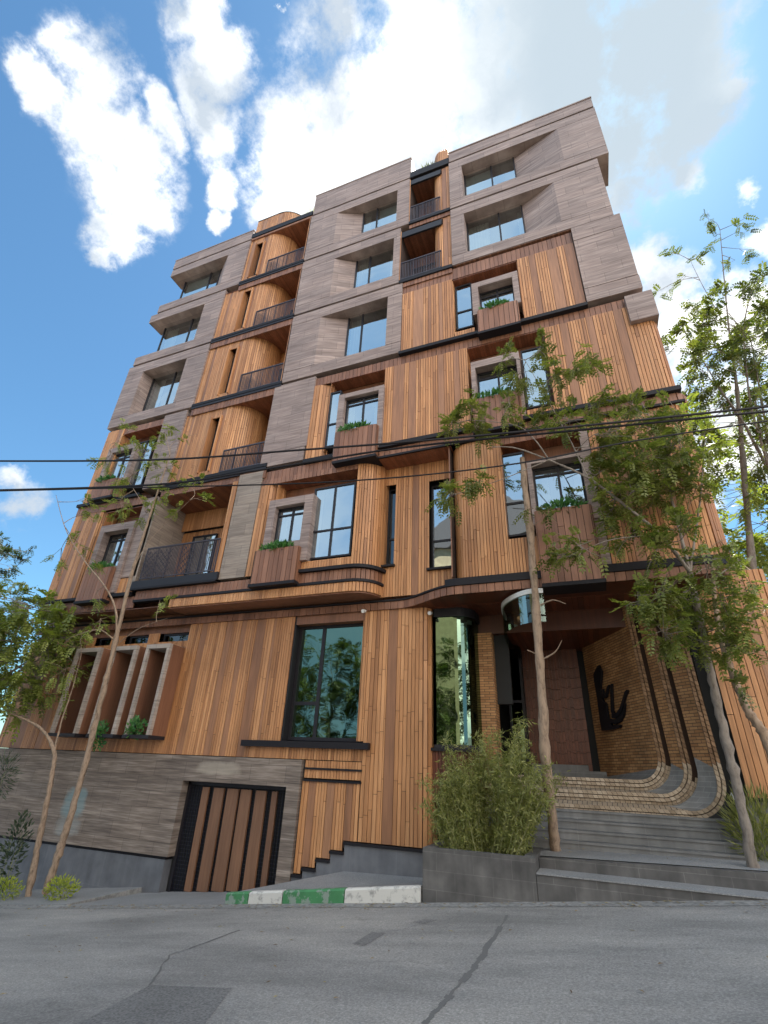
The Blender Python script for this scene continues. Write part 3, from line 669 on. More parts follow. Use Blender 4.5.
# ---- bay D: two narrow balconies
for k, (zf, zc, x0) in enumerate(((22.93, 26.4, -4.62), (19.2, 22.62, -4.98))):
    mb = MB(); mb.box(x0, -2.77, -.04, 1.8, zf - .05, zf + .12, 'bar_black'); bal = part('balcony', mb)
    mb = MB(); boards(mb, [(-3.5, 1.4), (-3.5, .5)] + arc(-3.2, .4, .3, 180, 270, 5) + [(-2.78, .1)], zf + .13, zc, [(1.55, 1.75)], seed=91 + k)
    boards(mb, [(x0, 1.4), (-3.5, 1.4)], zf + .13, zc, [(.4, .6)], mt='wood_soffit', seed=93 + k); boards(mb, [(x0 + .02, 1.4), (x0 + .02, .02)][::-1][::-1], zf + .13, zc, [], seed=95 + k); part('wood_cladding', mb)
    window(x0 + .1, -3.75, zf + .15, zf + 2.5, 1.33, mull=(x0 + .6,), back=1.5)
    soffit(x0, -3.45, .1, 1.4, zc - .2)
    mb = MB()   # folded awning
    for j in range(4): mb.hexa([(x0 + .05, .02 - .02 * j, zc - .18 - .12 * j), (-3.2, .02 - .02 * j, zc - .18 - .12 * j), (-3.2, .1 - .02 * j, zc - .18 - .12 * j), (x0 + .05, .1 - .02 * j, zc - .18 - .12 * j)], [(x0 + .05, .02 - .02 * j, zc - .09 - .12 * j), (-3.1, .02 - .02 * j, zc - .09 - .12 * j), (-3.1, .1 - .02 * j, zc - .09 - .12 * j), (x0 + .05, .1 - .02 * j, zc - .09 - .12 * j)], 'metal_dark')
    part('awning', mb)
    railing(bal, x0 + .05, -3.2, .02, zf + .12, 1.08)
    band(x0, -2.78, zf - .3, zf - .06, y=.05, seed=97 + k)

# ---- ground floor
GY = .9; GT = 6.12
def S9(x, z): return S(x, z, GY)
gl = [(-20.4, GY), (-17.0, GY)]
mb = MB(); boards(mb, [(-20.4, 1.6), (-20.4, GY), (-17.0, GY)], 1.82, 5.62, [(.9, 1.0), (1.45, 2.0), (2.7, 3.0)], seed=101); part('wood_cladding', mb)
mb = MB(); boards(mb, [(-17.0, GY), (-12.6, GY)], 1.82, 2.3, [], seed=102); boards(mb, [(-17.0, GY), (-12.6, GY)], 5.1, 5.3, [], seed=103)
for a, b in ((-17.0, -16.9), (-15.7, -15.25), (-14.05, -13.7), (-12.68, -12.6)): boards(mb, [(a, GY), (b, GY)], 2.3, 5.1, [], seed=104)
part('wood_cladding', mb)
for a, b in ((-17.0, -16.2), (-15.5, -14.4), (-13.9, -12.7)): window(a, b, 5.3, 5.62, GY + .2, back=1.4, glass='glass_dark')
mb = MB(); boards(mb, [(-16.2, GY), (-15.5, GY)], 5.3, 5.62, [], seed=105); boards(mb, [(-14.4, GY), (-13.9, GY)], 5.3, 5.62, [], seed=106); part('wood_cladding', mb)
mb = MB(); boards(mb, [(-12.6, GY), (-8.42, GY)], 1.82, 5.9, [(.5, .76), (1.55, 1.8), (2.15, 2.35), (2.75, 3.1), (3.4, 3.5)], seed=107); part('wood_cladding', mb)
# three projecting stone window boxes
for a, b in ((-16.95, -15.75), (-15.2, -14.08), (-13.66, -12.64)):
    mb = MB(); t = .12; y0 = .2
    mb.box(a, a + t, y0, GY, 2.3, 5.06, 'stone_pale'); mb.box(b - t, b, y0, GY, 2.3, 5.06, 'stone_pale'); mb.box(a + t, b - t, y0, GY, 4.92, 5.06, 'stone_pale')
    mb.box(b, b + .01, y0 + .12, GY - .002, 2.3, 5.05, 'wood_strip'); mb.box(a - .01, a, y0 + .12, GY - .002, 2.3, 5.05, 'wood_strip')
    mb.box(a + t, a + t + .02, y0 + .1, 1.3, 2.3, 4.92, 'wood_dark'); mb.box(b - t - .02, b - t, y0 + .1, 1.3, 2.3, 4.92, 'wood_dark')
    mb.box(a - .02, b + .02, y0 - .03, GY, 2.2, 2.3, 'metal_dark'); part('window_surround', mb)
    window(a + t + .02, b - t - .02, 2.3, 4.88, 1.05, back=1.45)
# big green window
window(-8.36, -6.02, 2.3, 5.6, 1.2, mull=(-7.5,), trans=((-8.3, -7.55, 3.3),), glass='glass_green', fr=.09)
mb = MB(); mb.box(-8.42, -8.37, GY, 1.3, 2.25, 5.9, 'metal_dark'); mb.box(-8.37, -6.0, GY, 1.3, 5.6, 5.9, 'wood_dark'); boards(mb, [(-6.02, 1.3), (-6.02, GY + .0)][::-1][::-1], 2.3, 5.9, [], seed=108); part('window_recess', mb)
bar(-9.62, -5.62, 2.1, 2.26, GY - .2, 1.3)
panel(-9.58, -5.84, 1.82, 2.1, 109, [], y=GY)
for z0, z1 in ((1.62, 1.8), (1.38, 1.58)): panel(-7.52, -5.84, z0, z1, 110, [], y=GY)
for z0 in (1.58, 1.3): bar(-7.52, -5.82, z0, z0 + .05, GY - .07, GY + .05)
steps = [(at(x, y, .86).x, at(x, y, .86).z) for x, y in ((276, 876), (290, 875), (303, 869), (317, 860), (331, 852), (345, 843))] + [(-4.0, .1)]
def zst(x):
    z = steps[0][1]
    for sx, sz in steps:
        if x >= sx - .02: z = sz
    return z
mb = MB(); boards(mb, [(-7.55, GY), (-5.86, GY)], 0, 1.3, [(.2, .42), (.75, .98), (1.3, 1.5)], seed=111, bot=lambda u: zst(-7.55 + u) + .05); part('wood_cladding', mb)
mb = MB(); boards(mb, [(-5.84, GY), (-4.12, GY), (-4.02, 1.0), (-4.02, 1.5)], .06, 5.9, [(.62, .9)], seed=112, pitch=.112, joint=(1.0, 1.8)); boards(mb, [(-6.0, GY), (-5.84, GY)], 2.3, 5.9, [], seed=113); part('wood_cladding', mb)
# stepped dark plinth
mb = MB()
for (xa, za), (xb, _) in zip(steps, steps[1:]):
    mb.box(xa, xb, .84, 1.5, -2.0, za - .03, 'plinth'); mb.box(xa - .03, xb, .80, 1.5, za - .03, za + .03, 'bar_black')
part('plinth', mb)
mb = MB(); mb.box(-20.5, -11.62, .84, 1.5, -3.6, -.8, 'plinth'); mb.box(-20.5, -11.62, .86, 1.5, -.8, -.72, 'bar_black'); part('plinth', mb)
# stone base with the garage opening
mb = MB(); sy = .78
mb.box(-20.5, -11.5, sy, 1.6, -.72, 1.8, 'stone_base'); mb.box(-11.5, -7.98, sy, 1.6, 1.14, 1.8, 'stone_base'); mb.box(-7.98, -7.58, sy, 1.6, -1.0, 1.8, 'stone_base')
part('stone_base', mb)
mb = MB(); gy = 1.08
mb.box(-11.9, -7.9, gy + .05, gy + .12, -2.1, 1.2, 'inside')
for x in [-11.48 + .09 * k for k in range(40)]:
    if x < -8.0: mb.box(x, x + .012, gy, gy + .03, -1.9, 1.13, 'lattice')
for k in range(34): mb.box(-11.48, -8.0, gy + .005, gy + .025, -1.9 + .09 * k, -1.888 + .09 * k, 'lattice')
mb.box(-11.5, -11.42, gy - .03, gy + .05, -2.0, 1.13, 'metal_dark'); mb.box(-8.06, -7.98, gy - .03, gy + .05, -1.8, 1.13, 'metal_dark'); mb.box(-11.5, -7.98, gy - .03, gy + .05, 1.04, 1.13, 'metal_dark')
gd = part('garage_door', mb)
for a, b in ((203.1, 209.4), (214.6, 224.6), (228.1, 239.2), (241.7, 252), (256.7, 267), (272.9, 278.1)):
    a, b = at(a, 786, gy - .07).x, at(b, 786, gy - .07).x
    mb = MB(); mb.box(a, b, gy - .07, gy - .01, at(165, 890, gy).z + .11 * (a + 11.4), 1.0, 'wood_gate'); mb.build('slat', gd)
# portal canopy band: runs along the wall then swings out to the front
cpath = [(-20.4, .86), (-4.9, .86)] + [(-4.9 + 1.9 * t, .86 - .84 * (3 * t * t - 2 * t ** 3)) for t in [k / 14 for k in range(1, 15)]] + [(2.9, .02)] + arc(2.9, .42, .4, -90, 0, 6)[1:] + [(3.3, 1.4)]
mb = MB(); boards(mb, cpath, 5.86, 6.08, (), mt='wood_strip', pitch=.22, t=.06, seed=120); part('wood_band', mb)
mb = MB(); ribbon(mb, cpath, -.3, .1, 6.09, 6.14, 'bar_black'); part('sill_bar', mb)
cp2 = [p for p in cpath if p[0] > -3.4]
mb = MB(); ribbon(mb, cp2, -.2, .07, 6.15, 6.3, 'bar_black'); part('sill_bar', mb)
# portal ceiling
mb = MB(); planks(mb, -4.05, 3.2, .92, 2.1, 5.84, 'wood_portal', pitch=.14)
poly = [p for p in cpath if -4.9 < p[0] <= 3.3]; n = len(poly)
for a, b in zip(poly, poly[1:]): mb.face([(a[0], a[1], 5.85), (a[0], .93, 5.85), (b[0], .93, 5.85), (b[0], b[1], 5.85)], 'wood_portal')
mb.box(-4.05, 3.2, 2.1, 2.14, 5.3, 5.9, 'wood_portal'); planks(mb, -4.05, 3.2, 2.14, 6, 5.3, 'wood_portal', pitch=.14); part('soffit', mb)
# core of the building
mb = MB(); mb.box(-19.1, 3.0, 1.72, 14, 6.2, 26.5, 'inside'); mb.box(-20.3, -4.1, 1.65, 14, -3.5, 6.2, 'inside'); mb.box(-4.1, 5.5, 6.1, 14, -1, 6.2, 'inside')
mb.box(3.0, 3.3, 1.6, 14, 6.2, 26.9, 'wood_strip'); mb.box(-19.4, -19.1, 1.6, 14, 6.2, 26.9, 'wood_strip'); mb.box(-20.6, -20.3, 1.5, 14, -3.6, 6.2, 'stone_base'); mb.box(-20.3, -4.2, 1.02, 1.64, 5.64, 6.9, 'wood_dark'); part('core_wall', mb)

# ---- portal: nested brick shells
def jcurve(xl, xr, zf, zt, r, lean=.0):
    pts = [(xl, zf), (xr - r, zf)]
    n = 12
    for k in range(1, n + 1):
        a = math.pi / 2 * k / n; pts.append((xr - r + r * math.sin(a), zf + r - r * math.cos(a)))
    pts.append((xr - lean, zt)); return pts
def along(pts, step):
    P = Path(pts); out = []; n = int(P.len / step)
    for k in range(n): out.append((P.at(k * step), P.at((k + 1) * step)))
    return out
def inset(pts, d):   # shrink towards the inside (up and left)
    P = Path(pts); return [(p.x + n.x * -d, p.y + n.y * -d) for p, n in zip(P.p, P.normals())]
shells = [(1.1, 2.36, 1.12, .62, .12), (1.5, 1.84, 1.40, .58, .12), (1.9, 1.40, 1.66, .52, .10)]
ends = []
for k, (Y, xr, zf, r, lean) in enumerate(shells):
    c0 = jcurve(-2.7, xr, zf - .13, 5.86 if k < 1 else 5.84, r + .13, lean); c0[-1] = (c0[-1][0], 5.83)
    mb = MB()
    # two rows of edge bricks with a dark joint between
    for w0, w1, yy in ((0.0, .066, Y), (.082, .15, Y + .02)):
        o, i_ = inset(c0, w0), inset(c0, w1); Po, Pi = Path(o), Path(i_); n = int(Po.len / .105)
        for q in range(n):
            ts = ((q + .05) / n, (q + .95) / n)
            a, b = Po.at(ts[0] * Po.len), Po.at(ts[1] * Po.len); c, d = Pi.at(ts[1] * Pi.len), Pi.at(ts[0] * Pi.len)
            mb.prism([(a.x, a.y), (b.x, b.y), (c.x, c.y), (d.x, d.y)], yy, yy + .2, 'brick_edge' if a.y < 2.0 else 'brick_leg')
    back = inset(c0, .15)
    o, i_ = inset(c0, .0), inset(c0, .145)
    for q in range(len(o) - 1): mb.face([(o[q][0], Y + .08, o[q][1]), (o[q + 1][0], Y + .08, o[q + 1][1]), (i_[q + 1][0], Y + .08, i_[q + 1][1]), (i_[q][0], Y + .08, i_[q][1])], 'gap')
    # inner surface receding (splayed to the left) to the next shell
    if k < 2:
        Yn, xn, zn, rn, ln = shells[k + 1]; nxt = jcurve(-2.7, xn + .1, zn - .2, 5.82, rn + .16, ln)
    else:
        Yn = 4.5; nxt = jcurve(-2.7, -.05, zf + .02, 5.3, .06, .02)
    for q in range(len(back) - 1):
        a, b, c, d = back[q], back[q + 1], nxt[q + 1], nxt[q]
        lo, hi = (a, d), (b, c)
        segs = [(0., 1.)]
        if b[1] > 3 and a[1] < 3:     # the long upright leg: grey tiles low down, brick above
            zt = (1.98 - a[1]) / (b[1] - a[1]); segs = [(0., max(.02, zt)), (max(.02, zt), 1.)]
        for s0, s1 in segs:
            def lp(p, r_, s): return (p[0] + (r_[0] - p[0]) * s, p[1] + (r_[1] - p[1]) * s)
            A, Bq = lp(a, b, s0), lp(a, b, s1); D, C = lp(d, c, s0), lp(d, c, s1)
            mt_ = 'brick' if A[1] > 1.9 else ('brick_light' if q == 0 else 'tile_grey')
            dl = math.hypot(Yn - Y, D[0] - A[0])
            mb.face([(A[0], Y + .1, A[1]), (D[0], Yn, D[1]), (C[0], Yn, C[1]), (Bq[0], Y + .1, Bq[1])], mt_, uv=[(0, A[1]), (dl, D[1]), (dl, C[1]), (0, Bq[1])] if q else [(A[0], 0), (D[0], dl), (C[0], dl), (Bq[0], 0)])
    # dark face closing the step to the shell outside it
    if k > 0:
        out = inset(c0, -.3)
        for w0, w1 in ((-.065, -.012), (-.125, -.072)):
            oo, ii = inset(c0, w0), inset(c0, w1)
            for q in range(len(o) - 1):
                if oo[q + 1][1] > c0[0][1] + .5: break
                L_ = math.hypot(oo[q + 1][0] - oo[q][0], oo[q + 1][1] - oo[q][1]); n_ = max(1, int(L_ / .105))
                for e in range(n_):
                    def li(A, B, t_): return (A[0] + (B[0] - A[0]) * t_, A[1] + (B[1] - A[1]) * t_)
                    g0, g1 = (e + .05) / n_, (e + .95) / n_
                    mb.prism([li(oo[q], oo[q + 1], g0), li(oo[q], oo[q + 1], g1), li(ii[q], ii[q + 1], g1), li(ii[q], ii[q + 1], g0)], Y + .05, Y + .13, 'brick_edge')
        for q in range(len(o) - 1): mb.face([(out[q][0], Y + .12, out[q][1]), (out[q + 1][0], Y + .12, out[q + 1][1]), (o[q + 1][0], Y + .12, o[q + 1][1]), (o[q][0], Y + .12, o[q][1])], 'gap')
    part('brick_shell', mb)
# back wall, dark slot, pillar, doors
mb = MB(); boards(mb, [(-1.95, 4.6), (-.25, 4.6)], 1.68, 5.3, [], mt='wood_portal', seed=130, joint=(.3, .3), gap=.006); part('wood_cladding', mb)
mb = MB(); mb.box(-4.0, 1.5, 4.9, 5, 1.5, 5.3, 'inside'); mb.box(-4.0, -3.9, 1.6, 5, 0, 5.84, 'inside'); part('core_wall', mb)
mb = MB(); mb.box(-2.92, -2.45, 1.95, 2.5, .5, 5.3, 'brick'); mb.box(-2.47, -2.05, 2.3, 2.5, 3.4, 5.3, 'inside'); part('brick_pillar', mb)
w = window(-2.42, -1.95, 1.7, 5.3, 4.2, trans=(3.7,), glass='glass_green', fr=.07, back=4.85)
# curved glass beside the column
mb = MB(); cg = [(-3.92, 1.1), (-3.35, 1.1)] + arc(-3.35, 1.6, .5, -90, 0, 8)[1:] + [(-2.85, 2.2)]
ribbon(mb, cg, -.04, .05, 2.2, 2.28, 'metal_dark'); ribbon(mb, cg, -.04, .05, 5.6, 5.84, 'metal_dark')
for u in (0, .57): 
    mb.box(-3.94 + u * 0, -3.88, 1.06, 1.16, 2.28, 5.6, 'metal_dark')
w = part('window', mb); g = MB()
for a, b in zip(cg, cg[1:]): g.face([(a[0], a[1], 2.28), (b[0], b[1], 2.28), (b[0], b[1], 5.6), (a[0], a[1], 5.6)], 'glass_green')
g.build('glass', w, smooth=True)
g = MB()
for a, b in ((-3.8, -3.6), (-3.45, -3.3)):
    pp = [(a + (b - a) * k / 6, 1.5 + .04 * (k % 2)) for k in range(7)]
    for p0, p1 in zip(pp, pp[1:]): g.face([(p0[0], p0[1], 2.3), (p1[0], p1[1], 2.3), (p1[0], p1[1], 5.2), (p0[0], p0[1], 5.2)], 'curtain')
g.build('curtain', w)
mb = MB(); boards(mb, [(-4.0, 1.12), (-3.1, 1.12), (-2.7, 1.7)], 1.0, 2.2, [], mt='wood_portal', seed=131); mb.box(-4.0, -2.7, 1.0, 1.2, 2.13, 2.2, 'bar_black'); part('wood_cladding', mb)
# S-shaped glass ribbon under the ceiling
sp = [atz(410 + x / 2.145, 560 + y / 2.145, 5.72) for x, y in ((285, 66), (255, 68), (225, 78), (203, 92), (198, 105), (205, 125), (216, 150), (232, 158), (236, 165))]
sp = [(p.x, p.y) for p in smooth_line([(p.x, p.y, 0) for p in sp], 4)]
mb = MB(); ribbon(mb, sp, -.03, .03, 5.66, 5.78, 'white_metal')
for a, b in zip(sp, sp[1:]): mb.face([(a[0], a[1], 4.95), (b[0], b[1], 4.95), (b[0], b[1], 5.66), (a[0], a[1], 5.66)], 'glass_dim')
part('glass_ribbon', mb)
# right wall of the portal
def lft(u): return 0
mb = MB(); boards(mb, [(2.66, .95), (4.15, .95), (4.15, 3.0)], 1.45, 6.2, [(.9, 1.05)], seed=140, pitch=.12); part('wood_cladding', mb)
mb = MB(); mb.box(2.5, 6.5, .97, 1.6, .0, 1.4, 'step_grey'); mb.box(2.55, 4.2, .9, 1.6, 1.38, 1.45, 'bar_black'); mb.box(2.35, 3.2, 1.25, 1.4, .3, 6, 'inside'); part('plinth', mb)

# ------------------------------------------------------------------ emblem on the brick wall
E0 = Vector((1.28, 2.05)); E1 = Vector((-.05, 4.45)); ed = (E1 - E0).normalized(); en = Vector((ed.y, -ed.x)); en = en if en.y < 0 else -en
def on_logo(px, py, off=.07):
    # the wall is the vertical plane through E0-E1
    d = ray(px, py); n3 = Vector((en.x, en.y, 0)); t = (Vector((E0.x, E0.y, 0)) - EYE).dot(n3) / d.dot(n3); return EYE + d * t
def em_poly(mb, pp, th=.06):
    f = [on_logo(*p) for p in pp]; n3 = Vector((en.x, en.y, 0))
    a = [p + n3 * .11 for p in f]; b = [p + n3 * .045 for p in f]; n = len(f)
    mb.face(a, 'bar_black', .5); 
    for k in range(n):
        j = (k + 1) % n; mb.face([a[k], b[k], b[j], a[j]], 'bar_black', .5)
def ep(x, y): return (580 + x / 6.83, 610 + y / 6.83)
mb = MB()
em_poly(mb, [ep(115, 440), ep(135, 395), ep(150, 378), ep(168, 420), ep(165, 480), ep(160, 540), ep(178, 620), ep(200, 640), ep(215, 740), ep(240, 790), ep(300, 785), ep(295, 805), ep(240, 820), ep(172, 826), ep(160, 760), ep(140, 600), ep(122, 500)])
em_poly(mb, [ep(215, 740), ep(260, 752), ep(300, 722), ep(322, 680), ep(330, 640), ep(322, 720), ep(300, 765), ep(262, 782), ep(225, 770)])
em_poly(mb, [ep(240, 715), ep(268, 712), ep(295, 672), ep(315, 610), ep(330, 560), ep(345, 545), ep(355, 556), ep(332, 600), ep(316, 668), ep(296, 718), ep(268, 742), ep(242, 740)])
em_poly(mb, [ep(230, 520), ep(238, 505), ep(246, 690), ep(262, 715), ep(244, 722), ep(234, 690)])
em_poly(mb, [ep(206, 530), ep(216, 512), ep(206, 590), ep(190, 605), ep(170, 600), ep(176, 540), ep(182, 582), ep(196, 580)])
em = mb.build('wall_emblem', category='emblem', label='black curling calligraphic emblem mounted on the brick wall inside the entrance')

# ------------------------------------------------------------------ ground, road, pavements
SL = .112
def zr(x): return -.13 + SL * x
def sheet(name, pts, mt, **k):
    mb = MB(); mb.face(pts, mt); return mb.build(name, kind='structure', **k)
mb = MB()
xs = [-400, -120, -60, 60, 120, 400]
def zg(x): return -.5 + SL * max(-60, min(60, x)) - .15
for a, b in zip(xs, xs[1:]): mb.face([(a, -300, zg(a)), (b, -300, zg(b)), (b, 400, zg(b)), (a, 400, zg(a))], 'earth')
mb.build('ground', kind='structure')
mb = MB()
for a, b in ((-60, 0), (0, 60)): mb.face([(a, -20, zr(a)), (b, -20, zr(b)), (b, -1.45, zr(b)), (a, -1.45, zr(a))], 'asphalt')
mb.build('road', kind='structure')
def on_road(px, py, dz=.004):
    d = ray(px, py); t = (-.13 + dz + SL * EYE.x - EYE.z) / (d.z - SL * d.x); return EYE + d * t
mb = MB()
mb.face([on_road(*p) for p in ((78, 1024), (150, 985), (232, 988), (205, 1024))][::-1][::-1], 'asphalt_patch')
mb.face([on_road(*p) for p in ((352, 944), (372, 932), (386, 933), (364, 946))], 'asphalt_patch')
mb.face([on_road(*p) for p in ((412, 922), (425, 919), (438, 920), (424, 924))], 'asphalt_patch')
mb.build('road_patch', kind='structure')
mb = MB()
def crack(pp, w):
    q = random.Random(3); pts = []
    for (a, b) in zip(pp, pp[1:]):
        for k in range(8): t = k / 8; pts.append((a[0] + (b[0] - a[0]) * t + q.uniform(-1.6, 1.6), a[1] + (b[1] - a[1]) * t))
    pts.append(pp[-1]); W = [on_road(*p, .006) for p in pts]
    for a, b in zip(W, W[1:]):
        d = (b - a).normalized(); n = Vector((-d.y, d.x, 0)) * w * q.uniform(.3, 1.5); mb.face([a - n, b - n, b + n, a + n], 'asphalt_crack')
crack([(508, 915), (480, 960), (450, 995), (424, 1024)], .03); crack([(150, 985), (170, 955), (240, 930)], .012); 
mb.build('road_crack', kind='structure')
mb = MB()
for a, b in ((-60, -12), (-12, -3.42), (-3.42, 60)): mb.face([(a, -1.85, zr(a) + .005), (b, -1.85, zr(b) + .005), (b, -1.5, zr(b) + .012), (a, -1.5, zr(a) + .012)], 'concrete_dust')
mb.build('gutter', kind='structure')
gl_, gr_ = at(165, 893, 1.0), at(222, 899, 1.0); gs = (gr_.z - gl_.z) / (gr_.x - gl_.x)
def zd(x): return gl_.z + .1 * (x - gl_.x)
mb = MB(); mb.face([(-12.2, -1.5, zr(-12.2) + .002), (-7.8, -1.5, zr(-7.8) + .002), (-7.6, 1.5, zd(-7.6)), (-12.2, 1.5, zd(-12.2))], 'paving'); mb.build('driveway', kind='structure')
mb = MB(); pl = [(-60, -1.5, zr(-60) + .1), (-12.2, -1.5, zr(-12.2) + .03), (-12.2, .9, zr(-12.2) + .03), (-60, .9, zr(-60) + .1)]
mb.face(pl, 'paving'); mb.face([(-60, -1.5, -9), (-12.2, -1.5, zr(-12.2) - .3), pl[1], pl[0]], 'concrete_dust'); mb.face([(-12.2, -1.5, zr(-12.2) - .3), (-12.2, .9, zr(-12.2) - .5), pl[2], pl[1]], 'concrete_dust'); mb.build('pavement', kind='structure')
def zk(x): return -.8 + .1255 * (x + 7.79)
wa, wb = at(345, 871, .86), at(421, 876, .86); zc_ = zd(-7.9) + .05
mb = MB()
mb.face([(-7.75, -1.36, zk(-7.75) - .02), (-3.42, -1.36, zk(-3.42) - .02), (-3.42, .86, wb.z), (wa.x, .86, wa.z)], 'paving')
mb.face([(-7.75, -1.36, zk(-7.75) - .02), (wa.x, .86, wa.z), (-7.9, .86, zc_)], 'paving'); mb.face([(-7.75, -1.36, zk(-7.75) - .02), (-7.9, .86, zc_), (-7.9, .86, -1.6), (-7.75, -1.36, -1.6)], 'paving')
mb.build('pavement', kind='structure')
kx = [at(p, 900, -1.5).x for p in (225, 248, 282, 344, 421)]
lab = ['short green painted kerb stone at the low end of the kerb by the garage', 'white painted kerb stone between the two green ones',
       'long green painted kerb stone between the two white ones', 'long flaking white kerb stone against the grey planter wall']
for k in range(4):
    mb = MB(); a, b = kx[k] + .01, kx[k + 1] - .01
    z0a, z0b, z1a, z1b = zr(a) - .1, zr(b) - .1, zk(a), zk(b); c = .03
    mb.hexa([(a, -1.5, z0a), (b, -1.5, z0b), (b, -1.34, z0b), (a, -1.34, z0a)], [(a, -1.5, z1a - c), (b, -1.5, z1b - c), (b, -1.34, z1b - c), (a, -1.34, z1a - c)], 'kerb_green' if k % 2 == 0 else 'kerb_white', skip=('t',))
    mb.hexa([(a, -1.5, z1a - c), (b, -1.5, z1b - c), (b, -1.34, z1b - c), (a, -1.34, z1a - c)], [(a + .01, -1.47, z1a), (b - .01, -1.47, z1b), (b - .01, -1.35, z1b), (a + .01, -1.35, z1a)], 'kerb_green' if k % 2 == 0 else 'kerb_white', skip=('b',))
    mb.build('kerb_stone', category='kerb stone', label=lab[k], group='painted kerb stones along the pavement')
# low grey retaining walls, planter, platform
t = empty('retaining_wall', (-3.4, -1.5, -.5), category='retaining wall', label='low dark grey stone planter wall stepping along the road in front of the entrance'); T = Vector((3.4, 1.5, .5))
def tpart(name, mb, root, kind=None):
    o = mb.build(name, root); o.location = -root.location
    return o
mb = MB(); mb.box(-3.42, -1.34, -1.5, -1.3, -1.2, .35, 'wall_grey'); mb.box(-3.42, -3.22, -1.3, .3, -1.2, .35, 'wall_grey'); mb.box(-1.54, -1.34, -1.3, .3, .0, .36, 'wall_grey')
tpart('planter_wall', mb, t)
mb = MB(); mb.box(-3.22, -1.54, -1.3, .6, .1, .27, 'earth'); tpart('soil', mb, t)
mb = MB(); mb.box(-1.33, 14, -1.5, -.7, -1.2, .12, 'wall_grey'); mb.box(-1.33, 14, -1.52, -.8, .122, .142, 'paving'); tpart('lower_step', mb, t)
mb = MB(); mb.hexa([(-1.33, -.9, -.2), (14, -.9, -.2), (14, -.7, -.2), (-1.33, -.7, -.2)], [(-1.33, -.9, .30), (14, -.9, .68), (14, -.7, .68), (-1.33, -.7, .30)], 'wall_grey'); tpart('upper_step', mb, t)
mb = MB(); mb.face([(-1.53, -.72, .31), (14, -.72, .69), (14, 1.2, .80), (-1.53, 1.2, .40)], 'paving'); mb.build('pavement', kind='structure')
t = empty('entrance_steps', (-.2, 0, .4), category='steps', label='dark grey stone steps rising to the brick lined entrance')
for k in range(4):
    mb = MB(); y0 = .12 + .26 * k; mb.box(-2.75, 2.34 + .03 * k, y0, 1.35, .35 + .172 * k, .35 + .172 * (k + 1) - .004 - .04, 'step_grey'); mb.box(-2.75, 2.34 + .03 * k, y0 - .025, 1.3, .35 + .172 * (k + 1) - .044, .35 + .172 * (k + 1) - .004, 'step_grey')
    tpart('step', mb, t)
mb = MB(); mb.box(-1.9, .1, 4.0, 4.55, 1.68, 1.85, 'step_grey'); mb.box(-1.9, -.35, 4.25, 4.55, 1.85, 2.0, 'step_grey'); tpart('step', mb, t)

# ------------------------------------------------------------------ vegetation
def compound_leaf(mb, p, d, size, mt, q, pairs=5, droop=.35):
    d = d.normalized(); side = d.cross(Vector((0, 0, 1))); side = side.normalized() if side.length > .05 else Vector((1, 0, 0)); up = side.cross(d)
    tone = q.random()
    for k in range(pairs):
        t = (k + .6) / pairs; c = p + d * size * t - Vector((0, 0, 1)) * droop * size * t * t
        ll = size * .42 * (1 - .35 * abs(t - .4)); ww = ll * .27
        for s in (-1, 1):
            o = (side * s + d * .45 + Vector((0, 0, -.3)) + up * q.uniform(-.25, .25)).normalized(); w = (o.cross(up)).normalized() * ww
            mb.face([c, c + o * ll * .45 + w, c + o * ll, c + o * ll * .45 - w], mt, min(1, max(0, tone + q.uniform(-.25, .25))))
    c = p + d * size - Vector((0, 0, droop * size)); ll = size * .3
    mb.face([c, c + d * ll * .5 + side * ll * .2, c + d * ll, c + d * ll * .5 - side * ll * .2], mt, tone)
def simple_leaf(mb, p, d, ln, wd, mt, q):
    d = d.normalized(); s = d.cross(Vector((q.uniform(-1, 1), q.uniform(-1, 1), q.uniform(-1, 1)))); s = s.normalized() * wd if s.length > .01 else Vector((wd, 0, 0))
    mb.face([p, p + d * ln * .4 + s, p + d * ln, p + d * ln * .4 - s], mt, q.random())
def rvec(q): 
    while True:
        v = Vector((q.uniform(-1, 1), q.uniform(-1, 1), q.uniform(-1, 1)))
        if .05 < v.length < 1: return v
